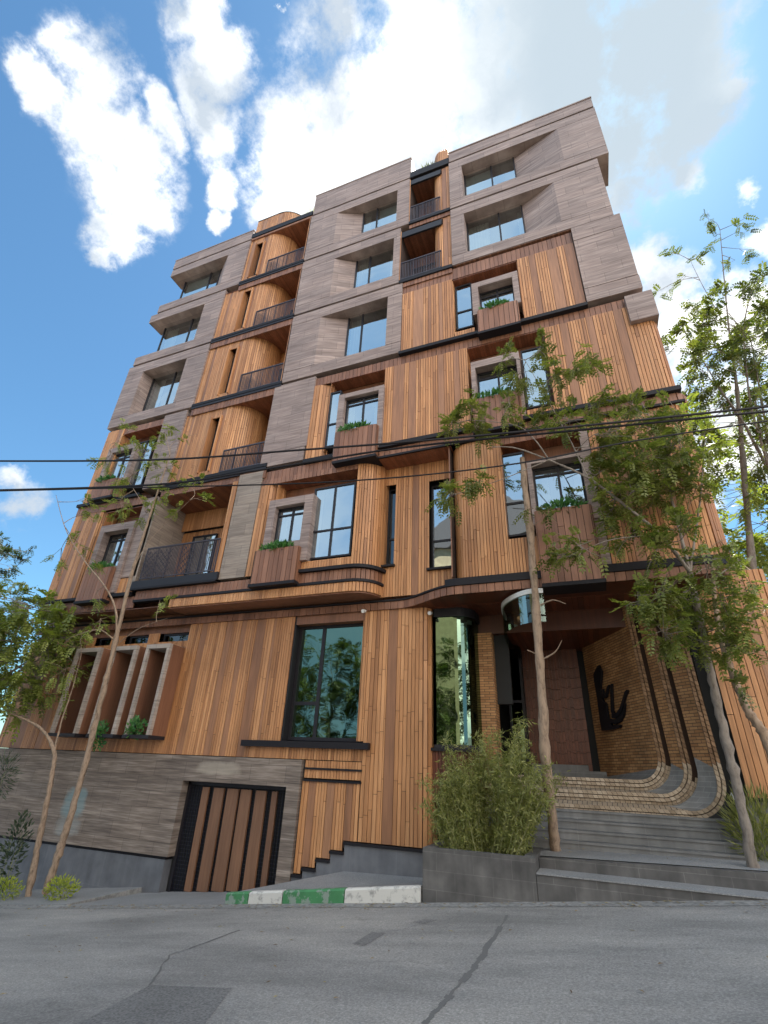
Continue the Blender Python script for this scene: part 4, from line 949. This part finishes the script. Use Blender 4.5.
def tree(name, label, limbs, clusters, leaf, bark_, seed, leaf_size=.34, group=None, pairs=5, cat='tree', twig=.5):
    """limbs: lists of (point, radius); clusters: (centre, radius, count)"""
    q = random.Random(seed); base = limbs[0][0][0]
    root = empty(name, base, category=cat, label=label)
    if group: root['group'] = group
    tm = MB(); skel = []
    for lb in limbs:
        pts = smooth_line([p for p, r in lb], 11); n = len(pts); rs = []
        for k in range(n):
            u = k / (n - 1) * (len(lb) - 1); i = min(int(u), len(lb) - 2); rs.append(lb[i][1] + (lb[i + 1][1] - lb[i][1]) * (u - i))
        pts = [p + rvec(q) * r * .2 for p, r in zip(pts, rs)]; rs = [r * (1 + (q.random() ** 4) * .35) for r in rs]
        tm.tube(pts, rs, bark_, 10, wob=.22); skel += pts
    cm = MB()
    for c, rad, cnt in clusters:
        near = min(skel, key=lambda s: (s - c).length); mid = near.lerp(c, .5) + rvec(q) * rad * .3
        main = smooth_line([near, mid, c], 4); tm.tube(main, [max(.006, .016 * (1 - k / len(main))) for k in range(len(main))], bark_, 5)
        tips = []
        for k in range(max(2, cnt // 5)):
            o = c + rvec(q) * rad; s = main[q.randrange(len(main) // 2, len(main))]; ml = s.lerp(o, .5) + rvec(q) * .06
            tm.tube([s, ml, o], [.008, .006, .004], bark_, 4); tips.append((s, o))
        for k in range(cnt):
            s, o = tips[q.randrange(len(tips))]; p = s.lerp(o, q.uniform(.35, 1.0)) + rvec(q) * .05
            d = (o - s).normalized() * .5 + rvec(q) + Vector((0, 0, -.15)); compound_leaf(cm, p, d, leaf_size * q.uniform(.65, 1.2), leaf, q, pairs)
    o = tm.build('trunk', root, smooth=True); o.location = -root.location
    if cm.f: o = cm.build('crown', root); o.location = -root.location
    return root
def ln(pp, r0, r1):   # pixel chain (px, py, Y) with tapering radius
    n = len(pp); return [(at(*p), r0 + (r1 - r0) * k / (n - 1)) for k, p in enumerate(pp)]
def cl(px, py, Y, rpx, n): 
    c = at(px, py, Y); return (c, rpx * (c - EYE).length / F * .9, n)
# pale lopped tree in front of the entrance
b0 = atz(556, 850, .36) - Vector((0, 0, .06))
tree('street_tree', 'slim pale barked tree with a lopped top standing left of the entrance steps',
     [[(b0, .1), (at(547, 770, -.55), .095), (at(538, 640, -.6), .085), (at(531, 545, -.65), .078), (at(522, 458, -.7), .065)],
      ln([(541, 605, -.6), (553, 600, -.8), (566, 604, -.9)], .022, .006), ln([(541, 660, -.6), (555, 652, -.7), (562, 640, -.8)], .02, .005), ln([(539, 655, -.6), (527, 650, -.7)], .018, .005)],
     [cl(532, 508, -.9, 16, 12), cl(545, 515, -.9, 12, 8)], 'leaf', 'bark_pale', 11, .26)
# leafy tree right of the steps
b1 = at(753, 868, -.45) - Vector((0, 0, .14))
cls = [(450, 425, 20, 16), (480, 432, 24, 20), (450, 495, 26, 20), (480, 480, 16, 10), (470, 405, 18, 10), (510, 405, 22, 14), (545, 405, 26, 18), (520, 378, 24, 16), (560, 372, 26, 20), (590, 365, 26, 18),
       (500, 355, 20, 10), (545, 345, 20, 12), (600, 400, 26, 18), (570, 420, 26, 16), (620, 430, 28, 24), (650, 420, 28, 26), (680, 415, 26, 24), (640, 455, 32, 34), (670, 465, 32, 36), (700, 450, 26, 24),
       (655, 490, 32, 34), (620, 490, 26, 20), (690, 490, 26, 24), (600, 470, 24, 16), (580, 545, 28, 18), (560, 555, 18, 10), (630, 540, 26, 18), (610, 510, 22, 12), (665, 590, 30, 30), (640, 600, 26, 22),
       (690, 605, 30, 30), (665, 635, 26, 26), (700, 640, 26, 24), (725, 600, 24, 18), (735, 645, 22, 16), (710, 560, 26, 18), (655, 555, 24, 16), (730, 560, 20, 12), (745, 625, 18, 12)]
tree('street_tree', 'leafy tree with a leaning grey trunk right of the entrance steps reaching over the facade',
     [[(b1, .085), (at(738, 790, -.5), .08), (at(720, 715, -.55), .075), (at(704, 640, -.6), .068), (at(690, 572, -.7), .058)],
      ln([(690, 572, -.7), (660, 535, -1.0), (626, 506, -1.2), (588, 478, -1.3), (549, 460, -1.4), (515, 448, -1.5), (492, 447, -1.5)], .04, .01),
      ln([(549, 460, -1.4), (535, 440, -1.5), (515, 425, -1.5), (470, 420, -1.5)], .018, .006), ln([(588, 478, -1.3), (570, 440, -1.3), (545, 395, -1.3), (525, 360, -1.3)], .018, .005),
      ln([(690, 572, -.7), (672, 500, -.6), (660, 440, -.6), (640, 400, -.7)], .035, .008), ln([(690, 572, -.7), (700, 500, -.4), (705, 440, -.3)], .03, .008),
      ln([(693, 585, -.7), (670, 605, -1.0), (648, 615, -1.2)], .03, .008), ln([(697, 590, -.7), (712, 580, -.8), (740, 560, -.8)], .025, .006), ln([(660, 535, -1.0), (610, 540, -1.3), (575, 555, -1.4)], .016, .005),
      ln([(549, 460, -1.4), (500, 480, -1.6), (455, 495, -1.6)], .014, .004)],
     [cl(x, y, R.uniform(-1.9, -.5), r, int(n * 3.2)) for x, y, r, n in cls + [(610, 450, 26, 20), (640, 480, 26, 22), (680, 440, 24, 20), (600, 520, 24, 14), (690, 525, 26, 18), (630, 400, 22, 14)]], 'leaf_near', 'bark', 12, .27)
# second trunk at the right edge
b2 = at(800, 845, .2)
tree('street_tree', 'thin pale trunk leaning in at the right edge beside the orange wood wall',
     [[(b2, .085), (at(768, 745, .1), .08), (at(745, 705, .1), .072), (at(728, 660, 0), .065), (at(716, 610, 0), .05), (at(712, 560, 0), .03)]],
     [cl(735, 690, -.2, 20, 14), cl(752, 655, -.2, 22, 16), cl(765, 610, 0, 22, 16), cl(720, 540, 0, 22, 14), cl(750, 570, 0, 24, 16)], 'leaf', 'bark_pale', 13, .28)
# left street trees
b3 = at(45, 893, -.6)
tree('street_tree', 'tall thin leaning tree in front of the three stone window boxes',
     [[(b3, .09), (at(60, 850, -.6), .085), (at(78, 790, -.65), .08), (at(100, 705, -.7), .072), (at(117, 635, -.8), .064), (at(133, 570, -.9), .05), (at(150, 515, -1.0), .035), (at(170, 455, -1.1), .014)],
      ln([(116, 640, -.8), (116, 612, -1.0), (106, 588, -1.2), (84, 560, -1.4), (66, 530, -1.5), (56, 495, -1.5)], .035, .008), ln([(114, 640, -.8), (100, 630, -1.1), (80, 634, -1.3), (66, 640, -1.4)], .025, .006),
      ln([(120, 642, -.8), (140, 628, -.9), (168, 618, -1.0)], .014, .004), ln([(133, 570, -.9), (150, 540, -.9), (190, 500, -.9)], .014, .004), ln([(150, 515, -1), (128, 480, -1.1), (110, 450, -1.2)], .012, .004)],
     [cl(x, y, R.uniform(-1.3, -.6), r * 1.15, int(n * 2.0)) for x, y, r, n in ((125, 440, 18, 12), (150, 450, 18, 12), (180, 440, 16, 10), (105, 460, 14, 10), (140, 475, 22, 16), (170, 490, 16, 10), (190, 485, 14, 8), (120, 505, 20, 16), (150, 510, 20, 16), (95, 515, 16, 10), (180, 510, 14, 8), (75, 540, 14, 8), (90, 565, 14, 8), (160, 600, 12, 6), (60, 560, 12, 6), (100, 620, 18, 10), (95, 600, 14, 8), (135, 425, 14, 8), (165, 430, 14, 8), (115, 480, 16, 10), (165, 470, 16, 10), (200, 500, 12, 6), (85, 500, 12, 6))], 'leaf_yellow', 'bark_pale', 14, .27)
b4 = at(28, 897, -.4)
tree('street_tree', 'thin bent tree at the far left with a bare side branch crossing the wood boards',
     [[(b4, .08), (at(38, 845, -.4), .074), (at(50, 785, -.5), .066), (at(54, 752, -.5), .055), (at(40, 728, -.7), .04), (at(10, 712, -.8), .025), (at(-20, 690, -.9), .01)],
      ln([(54, 752, -.5), (62, 720, -.5), (72, 690, -.5), (80, 660, -.6)], .03, .008)],
     [cl(20, 700, -.7, 22, 18), cl(65, 670, -.6, 24, 20), (at(80, 640, -.6), .5, 16), cl(62, 695, -.6, 14, 8)], 'leaf_yellow', 'bark_pale', 15, .28)
# trees beyond the left end
def wild(name, label, base, trunk_top, centre, rad, n, leaf, seed, group, size=.4, rz=None, pairs=5):
    q = random.Random(seed); base = Vector(base); c = Vector(centre); limbs = [[(base, .16), (base.lerp(Vector(trunk_top), .5) + rvec(q) * .2, .12), (Vector(trunk_top), .07)]]
    cls_ = []
    for k in range(n):
        v = rvec(q); p = c + Vector((v.x * rad, v.y * rad, v.z * (rz or rad))); cls_.append((p, q.uniform(.5, 1.0) * rad * .22, q.randint(10, 20)))
    for k in range(5):
        v = rvec(q); p = c + Vector((v.x * rad * .7, v.y * rad * .7, abs(v.z) * (rz or rad) * .8)); s = Vector(trunk_top); limbs.append([(s, .05), (s.lerp(p, .5) + rvec(q) * .3, .035), (p, .012)])
    return tree(name, label, limbs, cls_, leaf, 'bark', seed, size, group, pairs)
c = at(2, 652, -1.2)
wild('background_tree', 'bushy bright green tree at the far left edge overlapping the building corner', (c.x - 1, -1.2, zr(c.x)), (c.x - .6, -1.2, c.z - 2.0), c, 2.7, 120, 'leaf_yellow', 21, 'trees beyond the building ends', .42, 2.4)
c = at(-25, 560, 4)
wild('background_tree', 'darker wispy tree standing behind the bushy one at the far left', (c.x, 4.0, zr(c.x)), (c.x, 4, c.z - 3), c, 2.8, 46, 'leaf_dark', 22, 'trees beyond the building ends', .45, 3.6)
# trees beyond the right end
c = at(742, 380, 5)
wild('background_tree', 'tall airy tree with open branches against the bright sky right of the building', (c.x - .2, 5, zr(c.x)), (c.x - .2, 5, c.z - 4.5), c, 3.0, 95, 'leaf', 23, 'trees beyond the building ends', .42, 4.6)
c = at(775, 520, 9)
wild('background_tree', 'sunlit yellow green tree low behind the right end of the building', (c.x, 9, zr(c.x)), (c.x, 9, c.z - 4), c, 4.2, 120, 'leaf_yellow', 24, 'trees beyond the building ends', .5, 4.5)
c = at(790, 640, 8)
wild('background_tree', 'low leafy tree filling the right edge behind the wood wall', (c.x, 8, zr(c.x)), (c.x, 8, c.z - 1.5), c, 3.6, 90, 'leaf_yellow', 25, 'trees beyond the building ends', .5, 3.4)
c = at(720, 260, 6)
tree('background_tree', 'thin leader branch with sparse leaf tufts above the airy right tree',
     [[(Vector((at(742, 700, 6).x, 6, .5)), .14), (at(748, 520, 6), .1), (at(738, 400, 6), .06), (at(728, 320, 6), .03), (at(720, 230, 6), .008)],
      ln([(730, 340, 6), (760, 310, 5.6), (790, 280, 5.5)], .03, .008), ln([(728, 330, 6), (705, 290, 6.2), (690, 260, 6.3)], .02, .005), ln([(740, 420, 6), (690, 340, 6), (680, 320, 6)], .03, .008)],
     [cl(x, y, 6 + R.uniform(-.5, .5), r, n) for x, y, r, n in ((707, 218, 10, 12), (672, 252, 10, 10), (715, 240, 10, 9), (697, 255, 9, 9), (680, 275, 8, 6), (660, 290, 9, 8), (740, 230, 11, 10), (755, 250, 12, 10), (735, 260, 10, 8), (722, 285, 10, 8), (750, 215, 8, 6), (705, 310, 12, 9), (685, 310, 10, 7), (745, 295, 10, 7), (690, 345, 14, 14), (715, 350, 16, 18), (740, 350, 16, 16), (700, 380, 16, 18), (730, 385, 18, 20), (760, 370, 14, 12))],
     'leaf', 'bark', 26, .34, 'trees beyond the building ends')
# bamboo bush in the planter
q = random.Random(31); root = empty('bamboo_bush', (-2.3, -.8, .27), category='bush', label='bushy yellow green bamboo growing in the grey planter before the entrance')
sm, lm = MB(), MB()
for k in range(120):
    b = Vector((q.uniform(-3.1, -1.66), q.uniform(-1.2, -.2), .27)); h = q.uniform(.45, 1.0) * (2.6 - 1.35 * min(1, abs((b.x + 2.2) / .8)) ** 1.2) * (1.15 if k % 9 == 0 else 1); lean = Vector((q.uniform(-.3, .3) + (b.x + 2.35) * .42, q.uniform(-.25, .2), 1)).normalized()
    tip = b + lean * h + Vector((q.uniform(-.2, .2), q.uniform(-.15, .1), -.1 * h)); mid = b.lerp(tip, .5) + Vector((0, 0, .06 * h))
    line = smooth_line([b, mid, tip], 5); sm.tube(line, [.009 * (1 - .7 * i / len(line)) for i in range(len(line))], 'stem', 5)
    for i in range(int(h * 52)):
        t = q.uniform(.12, 1.0); p = line[min(len(line) - 1, int(t * len(line)))] + rvec(q) * q.uniform(.05, .26); d = rvec(q) + Vector((0, 0, -.25)) + lean * .3
        for j in range(3): simple_leaf(lm, p + rvec(q) * .05, d + rvec(q) * .8, q.uniform(.05, .17), q.uniform(.006, .014), 'leaf_bamboo', q)
o = sm.build('stem', root); o.location = -root.location; o = lm.build('foliage', root); o.location = -root.location
def bush(name, label, c, rad, n, leaf, seed, cat='plant', ll=.09, ww=.025, sq=.8, group=None, grow=None):
    q = random.Random(seed); c = Vector(c); mb = MB(); sm_ = MB(); root = empty(name, c, category=cat, label=label)
    if group: root['group'] = group
    for k in range(n):
        v = rvec(q); p = c + Vector((v.x * rad[0], v.y * rad[1], v.z * rad[2])); d = (v + Vector((0, 0, .5 if not grow else grow)) + rvec(q) * .5)
        simple_leaf(mb, p, d, ll * q.uniform(.6, 1.3), ww * q.uniform(.7, 1.2), leaf, q)
    for k in range(max(4, n // 60)):
        v = rvec(q); sm_.tube([c + Vector((v.x * rad[0] * .3, v.y * rad[1] * .3, -rad[2])), c + Vector((v.x * rad[0] * .8, v.y * rad[1] * .8, v.z * rad[2]))], [.008, .004], 'stem', 4)
    o = sm_.build('stem', root); o.location = -root.location; o = mb.build('foliage', root); o.location = -root.location
    return root
fl = ['fresh green plant spilling from the flower box below the top right window', 'low green plant in the flower box of the middle window under the stone tower', 'green plant in the flower box behind the tree branches right of centre',
      'green trailing plant in the flower box above the big green window', 'long green plant in the wide flower box above the entrance', 'sparse green plant in the upper left flower box', 'green plant in the lower left flower box by the long balcony']
for k, (a, b, y, z) in enumerate(FB):
    bush('flower_box_plant', fl[k], ((a + b) / 2 - (.1 if k != 4 else 0), y + .1, z + .06), ((b - a) * (.4 if k not in (0, 3) else .36), .17, .15), 260, 'leaf_deep', 40 + k, 'plant', .15, .045, group='plants in the window flower boxes')
p = at(62, 889, -.9); bush('shrub', 'small lime green shrub at the foot of the leaning trees', p, (.46, .3, .26), 520, 'leaf_lime', 51, 'shrub', .08, .02)
p = at(4, 889, -.9); bush('shrub', 'lime green clump at the very left edge of the pavement', p, (.6, .3, .24), 480, 'leaf_lime', 52, 'shrub', .08, .02)
p = at(14, 850, -.6); bush('shrub', 'dark green leafy sapling between the left trees and the road edge', p, (.3, .3, .95), 380, 'leaf_dark', 53, 'shrub', .14, .03)
p = at(2, 775, -.9); bush('shrub', 'dark needle leaved branch cluster at the left edge before the stone base', p, (.5, .3, .6), 420, 'leaf_dark', 54, 'shrub', .2, .012, grow=.2)
p = at(760, 835, .4); bush('shrub', 'yellow green grassy plant at the right edge below the wood wall', p, (.5, .35, .75), 1500, 'leaf_bamboo', 55, 'shrub', .22, .012)
p = at(100, 735, .25); bush('hanging_vine', 'green vine hanging between the left and middle stone window boxes', p, (.26, .1, .42), 170, 'leaf_deep', 56, 'vine', .13, .045)
p = at(136, 728, .25); bush('hanging_vine', 'green vine hanging between the middle and right stone window boxes', p, (.4, .1, .28), 170, 'leaf_deep', 57, 'vine', .13, .045)
p = Vector((-10.3, .4, 27.15)); bush('roof_plant', 'dry grassy plant on the roof edge left of the stone tower', p, (.5, .3, .28), 240, 'leaf_bamboo', 58, 'plant', .4, .008, grow=1.2)
p = Vector((-3.8, .4, 27.2)); bush('roof_plant', 'small green plant on the roof edge between the two stone towers', p, (.45, .3, .26), 260, 'leaf', 59, 'plant', .2, .02, grow=1.0)

q = random.Random(91); mb = MB()
for k in range(420):
    x = q.uniform(-13, 7); y = -1.52 - abs(q.gauss(0, .28)) if q.random() < .7 else q.uniform(-8, -1.6); z = zr(x) + .014
    if q.random() < .2 and -1.2 < x < 2.3: y = q.uniform(-.65, .05); z = .36 + .027 * (x + 1.5) + .025 * (y + .7) + .02
    a = q.uniform(0, 6.28); l_, w_ = q.uniform(.02, .05), q.uniform(.008, .02); c, s_ = math.cos(a), math.sin(a)
    mb.face([(x - c * l_, y - s_ * l_, z), (x + s_ * w_, y - c * w_, z + .006), (x + c * l_, y + s_ * l_, z + .003), (x - s_ * w_, y + c * w_, z + .008)], 'litter')
mb.build('fallen_leaves', kind='stuff', category='fallen leaves', label='dry fallen leaves scattered along the gutter and steps')

# ------------------------------------------------------------------ overhead cables, lamps
def cable(label, pts, r):
    mb = MB(); P = smooth_line([at(*p) for p in pts], 8); mb.tube(P, r, 'bar_black', 6); mb.build('overhead_cable', category='cable', label=label, group='overhead cables crossing the facade')
cable('upper overhead cable crossing the facade above the long balcony', [(-40, 461, -6), (150, 460, -5), (300, 450, -4.4), (430, 440, -3.9), (600, 424, -3.4), (830, 400, -2.8)], .027)
cable('middle overhead cable crossing just below the upper one', [(-40, 491, -6), (150, 485, -5), (260, 470, -4.4), (400, 448, -3.9), (560, 432, -3.4), (830, 405, -2.8)], .027)
cable('lowest overhead cable passing behind the lopped tree trunk', [(-40, 492, -5.6), (120, 488, -4.8), (330, 482, -4.2), (500, 466, -3.7), (640, 440, -3.3), (830, 412, -2.8)], .018)
def lamp(name, label, p, cat):
    mb = MB(); p = Vector(p); mb.tube([p, p + Vector((0, -.16, -.05))], [.05, .055], 'white_metal', 10); mb.tube([p + Vector((0, .08, .06)), p], [.015, .015], 'metal_dark', 6); mb.build(name, category=cat, label=label)
lamp('security_camera', 'small white camera on the wood band above the big green window', at(365, 611, .72), 'camera')
lamp('security_camera', 'small white camera at the top right of the round column', at(431, 613, .85), 'camera')
lamp('spotlight', 'small white spotlight at the right end of the entrance steps', at(733, 795, .75), 'spotlight')
lamp('wall_lamp', 'white box lamp at the rounded right end of the entrance canopy', at(723, 579, .2), 'lamp')

# ------------------------------------------------------------------ across the street (seen mirrored in the glass)
t = empty('opposite_house', (-3, -30, 0), category='house', label='cream house with a grey roof across the street mirrored in the windows')
mb = MB(); mb.box(-15, 1, -36, -27, -3, 20.5, 'cream'); tpart('wall', mb, t)
mb = MB(); mb.prism([(-15.6, 20.5), (1.6, 20.5), (-7, 25)], -36.5, -26.5, 'roof_grey'); tpart('roof', mb, t)
for x in (-12.5, -9, -5.5, -2):
    for z in (1.5, 5.5, 9.5, 13.3, 17): mb = MB(); mb.box(x - .7, x + .7, -26.99, -26.9, z, z + 1.8, 'metal_dark'); tpart('window', mb, t)
for k, (x, y, h, s) in enumerate(((-19, -22, 9, 71), (-11, -22, 8.5, 72), (8, -24, 9, 74), (-27, -24, 10, 75))):
    wild('opposite_tree', ['round green tree', 'tall green tree', 'small green tree', 'far green tree'][k] + ' across the street mirrored in the ground floor glass', (x, y, zr(x)), (x, y, h * .5), (x, y, h * .75), 5.0, 150, 'leaf', s, 'trees across the street', .6, 5.0, 4)
mb = MB()
for a, b in ((-60, 0), (0, 60)): mb.face([(a, -27, zr(a) + .12), (b, -27, zr(b) + .12), (b, -17, zr(b) + .12), (a, -17, zr(a) + .12)], 'concrete_dust')
mb.build('pavement', kind='structure')

# ------------------------------------------------------------------ sky and sun
SUN_EL, SUN_AZ = 63.0, 16.0      # azimuth: degrees from +Y towards +X
w = bpy.data.worlds.new('World'); sc.world = w; w.use_nodes = True; nt = w.node_tree; nt.nodes.clear()
out = N(nt, 'ShaderNodeOutputWorld'); bg = N(nt, 'ShaderNodeBackground'); L(nt, bg.outputs[0], out.inputs[0])
sky = N(nt, 'ShaderNodeTexSky'); sky.sky_type = 'NISHITA'; sky.sun_disc = False; sky.sun_elevation = math.radians(SUN_EL); sky.sun_rotation = math.radians(SUN_AZ); sky.air_density = 1.0; sky.dust_density = .35; sky.ozone_density = 1.6
bg.inputs['Strength'].default_value = .06
tc = N(nt, 'ShaderNodeTexCoord'); dirv = tc.outputs['Generated']
nz = N(nt, 'ShaderNodeTexNoise'); nz.inputs['Scale'].default_value = 5.5; nz.inputs['Detail'].default_value = 8; nz.inputs['Roughness'].default_value = .62; L(nt, dirv, nz.inputs['Vector'])
va = N(nt, 'ShaderNodeVectorMath', operation='SUBTRACT'); L(nt, nz.outputs['Color'], va.inputs[0]); va.inputs[1].default_value = (.5, .5, .5)
vb = N(nt, 'ShaderNodeVectorMath', operation='MULTIPLY_ADD'); L(nt, va.outputs[0], vb.inputs[0]); vb.inputs[1].default_value = (.13, .13, .13); L(nt, dirv, vb.inputs[2])
def skyd(px, py): return ray(px, py).normalized()
blobs = [((100, 75), 42), ((105, 130), 46), ((125, 190), 44), ((118, 235), 30), ((105, 268), 14), ((35, 85), 28), ((160, 120), 22), ((200, 20), 30), ((220, 70), 36), ((222, 130), 30), ((228, 185), 18), ((222, 215), 12),
         ((450, 60), 105), ((370, 110), 75), ((320, 170), 62), ((290, 150), 30), ((300, 205), 40), ((360, 20), 40), ((560, 60), 112), ((645, 35), 88), ((690, 85), 52), ((600, 150), 70), ((668, 145), 44), ((630, 200), 30), ((738, 78), 16), ((706, 120), 30), ((690, 170), 22),
         ((640, 262), 26), ((668, 290), 32), ((735, 330), 44), ((690, 340), 40), ((745, 190), 12), ((730, 430), 80), ((25, 500), 22), ((5, 480), 16), ((279, 8), 9), ((765, 240), 18)]
acc = None
for (px, py), rp in blobs:
    d = skyd(px, py); r = (skyd(px + rp, py) - d).length * .5 + (skyd(px, py + rp) - d).length * .5
    ds = N(nt, 'ShaderNodeVectorMath', operation='DISTANCE'); L(nt, vb.outputs[0], ds.inputs[0]); ds.inputs[1].default_value = d
    mr = N(nt, 'ShaderNodeMapRange'); L(nt, ds.outputs['Value'], mr.inputs[0]); mr.inputs[1].default_value = r * 1.7; mr.inputs[2].default_value = r * .3; mr.inputs[3].default_value = 0; mr.inputs[4].default_value = 1
    if acc is None: acc = mr.outputs[0]
    else:
        mx = N(nt, 'ShaderNodeMath', operation='SMOOTH_MAX'); mx.inputs[2].default_value = .06; L(nt, acc, mx.inputs[0]); L(nt, mr.outputs[0], mx.inputs[1]); acc = mx.outputs[0]
n2 = N(nt, 'ShaderNodeTexNoise'); n2.inputs['Scale'].default_value = 9.5; n2.inputs['Detail'].default_value = 9; n2.inputs['Roughness'].default_value = .66; L(nt, dirv, n2.inputs['Vector'])
n2m = N(nt, 'ShaderNodeMath', operation='MULTIPLY_ADD'); L(nt, n2.outputs['Fac'], n2m.inputs[0]); n2m.inputs[1].default_value = 2.8; L(nt, acc, n2m.inputs[2])
th = N(nt, 'ShaderNodeMapRange', interpolation_type='SMOOTHSTEP'); L(nt, n2m.outputs[0], th.inputs[0]); th.inputs[1].default_value = 1.5; th.inputs[2].default_value = 2.3
tq = N(nt, 'ShaderNodeMapRange', interpolation_type='SMOOTHSTEP'); L(nt, acc, tq.inputs[0]); tq.inputs[1].default_value = .1; tq.inputs[2].default_value = .4
tm_ = N(nt, 'ShaderNodeMath', operation='MULTIPLY'); L(nt, th.outputs[0], tm_.inputs[0]); L(nt, tq.outputs[0], tm_.inputs[1]); acc = tm_.outputs[0]
# unseen bright clouds added behind the camera to light the shaded facade
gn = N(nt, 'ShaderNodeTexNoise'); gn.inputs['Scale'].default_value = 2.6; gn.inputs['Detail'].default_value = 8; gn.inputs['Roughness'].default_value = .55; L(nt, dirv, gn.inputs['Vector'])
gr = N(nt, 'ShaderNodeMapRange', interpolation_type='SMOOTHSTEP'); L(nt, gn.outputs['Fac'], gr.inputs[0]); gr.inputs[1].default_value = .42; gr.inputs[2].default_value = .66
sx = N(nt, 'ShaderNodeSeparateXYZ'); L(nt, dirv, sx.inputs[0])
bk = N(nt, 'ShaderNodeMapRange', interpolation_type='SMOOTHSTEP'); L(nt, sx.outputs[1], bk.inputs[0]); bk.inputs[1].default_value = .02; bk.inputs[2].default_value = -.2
# added clouds brightest right and overhead; thin added veil on the left for reflections
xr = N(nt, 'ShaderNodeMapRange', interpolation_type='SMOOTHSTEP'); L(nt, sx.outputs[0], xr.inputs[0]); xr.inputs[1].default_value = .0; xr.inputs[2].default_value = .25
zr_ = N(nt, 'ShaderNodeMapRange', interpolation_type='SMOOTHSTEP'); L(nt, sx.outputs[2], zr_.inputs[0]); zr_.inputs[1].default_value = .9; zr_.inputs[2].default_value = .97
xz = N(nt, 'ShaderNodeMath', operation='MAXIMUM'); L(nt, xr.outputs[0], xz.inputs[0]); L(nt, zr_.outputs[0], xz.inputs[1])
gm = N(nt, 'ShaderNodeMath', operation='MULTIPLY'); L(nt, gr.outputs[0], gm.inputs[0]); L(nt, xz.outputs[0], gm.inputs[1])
# cloud brightness: bright body with greyer patches
cn = N(nt, 'ShaderNodeTexNoise'); cn.inputs['Scale'].default_value = 7.0; cn.inputs['Detail'].default_value = 6; L(nt, vb.outputs[0], cn.inputs['Vector'])
gd_ = N(nt, 'ShaderNodeVectorMath', operation='DISTANCE'); L(nt, vb.outputs[0], gd_.inputs[0]); gd_.inputs[1].default_value = skyd(615, 55)
gq = N(nt, 'ShaderNodeMapRange', interpolation_type='SMOOTHSTEP'); L(nt, gd_.outputs['Value'], gq.inputs[0]); gq.inputs[1].default_value = .34; gq.inputs[2].default_value = .1
cr = N(nt, 'ShaderNodeValToRGB'); cr.color_ramp.elements[0].position = .36; cr.color_ramp.elements[0].color = (2.9, 3.3, 3.75, 1); cr.color_ramp.elements[1].position = .58; cr.color_ramp.elements[1].color = (7.2, 7.2, 7.1, 1); L(nt, cn.outputs['Fac'], cr.inputs['Fac'])
ccol = mixc(nt, gq.outputs[0], cr.outputs['Color'], (2.75, 3.25, 3.65))
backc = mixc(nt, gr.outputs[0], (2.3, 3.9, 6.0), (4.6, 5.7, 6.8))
backc = mixc(nt, gm.outputs[0], backc, (33, 30.5, 27.5))  # added fill clouds, far brighter than the clouds in view
skyc = mixc(nt, 1.0, sky.outputs['Color'], (.54, .8, .86), 'MULTIPLY')
full = mixc(nt, acc, skyc, ccol)
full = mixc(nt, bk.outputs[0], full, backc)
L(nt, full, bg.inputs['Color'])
sun = bpy.data.objects.new('sun', bpy.data.lights.new('sun', 'SUN')); COL.objects.link(sun); sun.data.energy = 3.6; sun.data.angle = math.radians(.53); sun.data.color = (1, .95, .87)
el, az = math.radians(SUN_EL), math.radians(SUN_AZ); sd = Vector((math.sin(az) * math.cos(el), math.cos(az) * math.cos(el), math.sin(el)))
sun.rotation_euler = sd.to_track_quat('Z', 'Y').to_euler(); sun.location = sd * 60

sc.view_settings.view_transform = 'Standard'; sc.view_settings.look = 'None'; sc.view_settings.gamma = 1; sc.view_settings.exposure = 1.93
sc.render.engine = 'CYCLES'
sc.cycles.use_denoising = True
sc.cycles.max_bounces = 8; sc.cycles.transparent_max_bounces = 12; sc.cycles.sample_clamp_indirect = 8
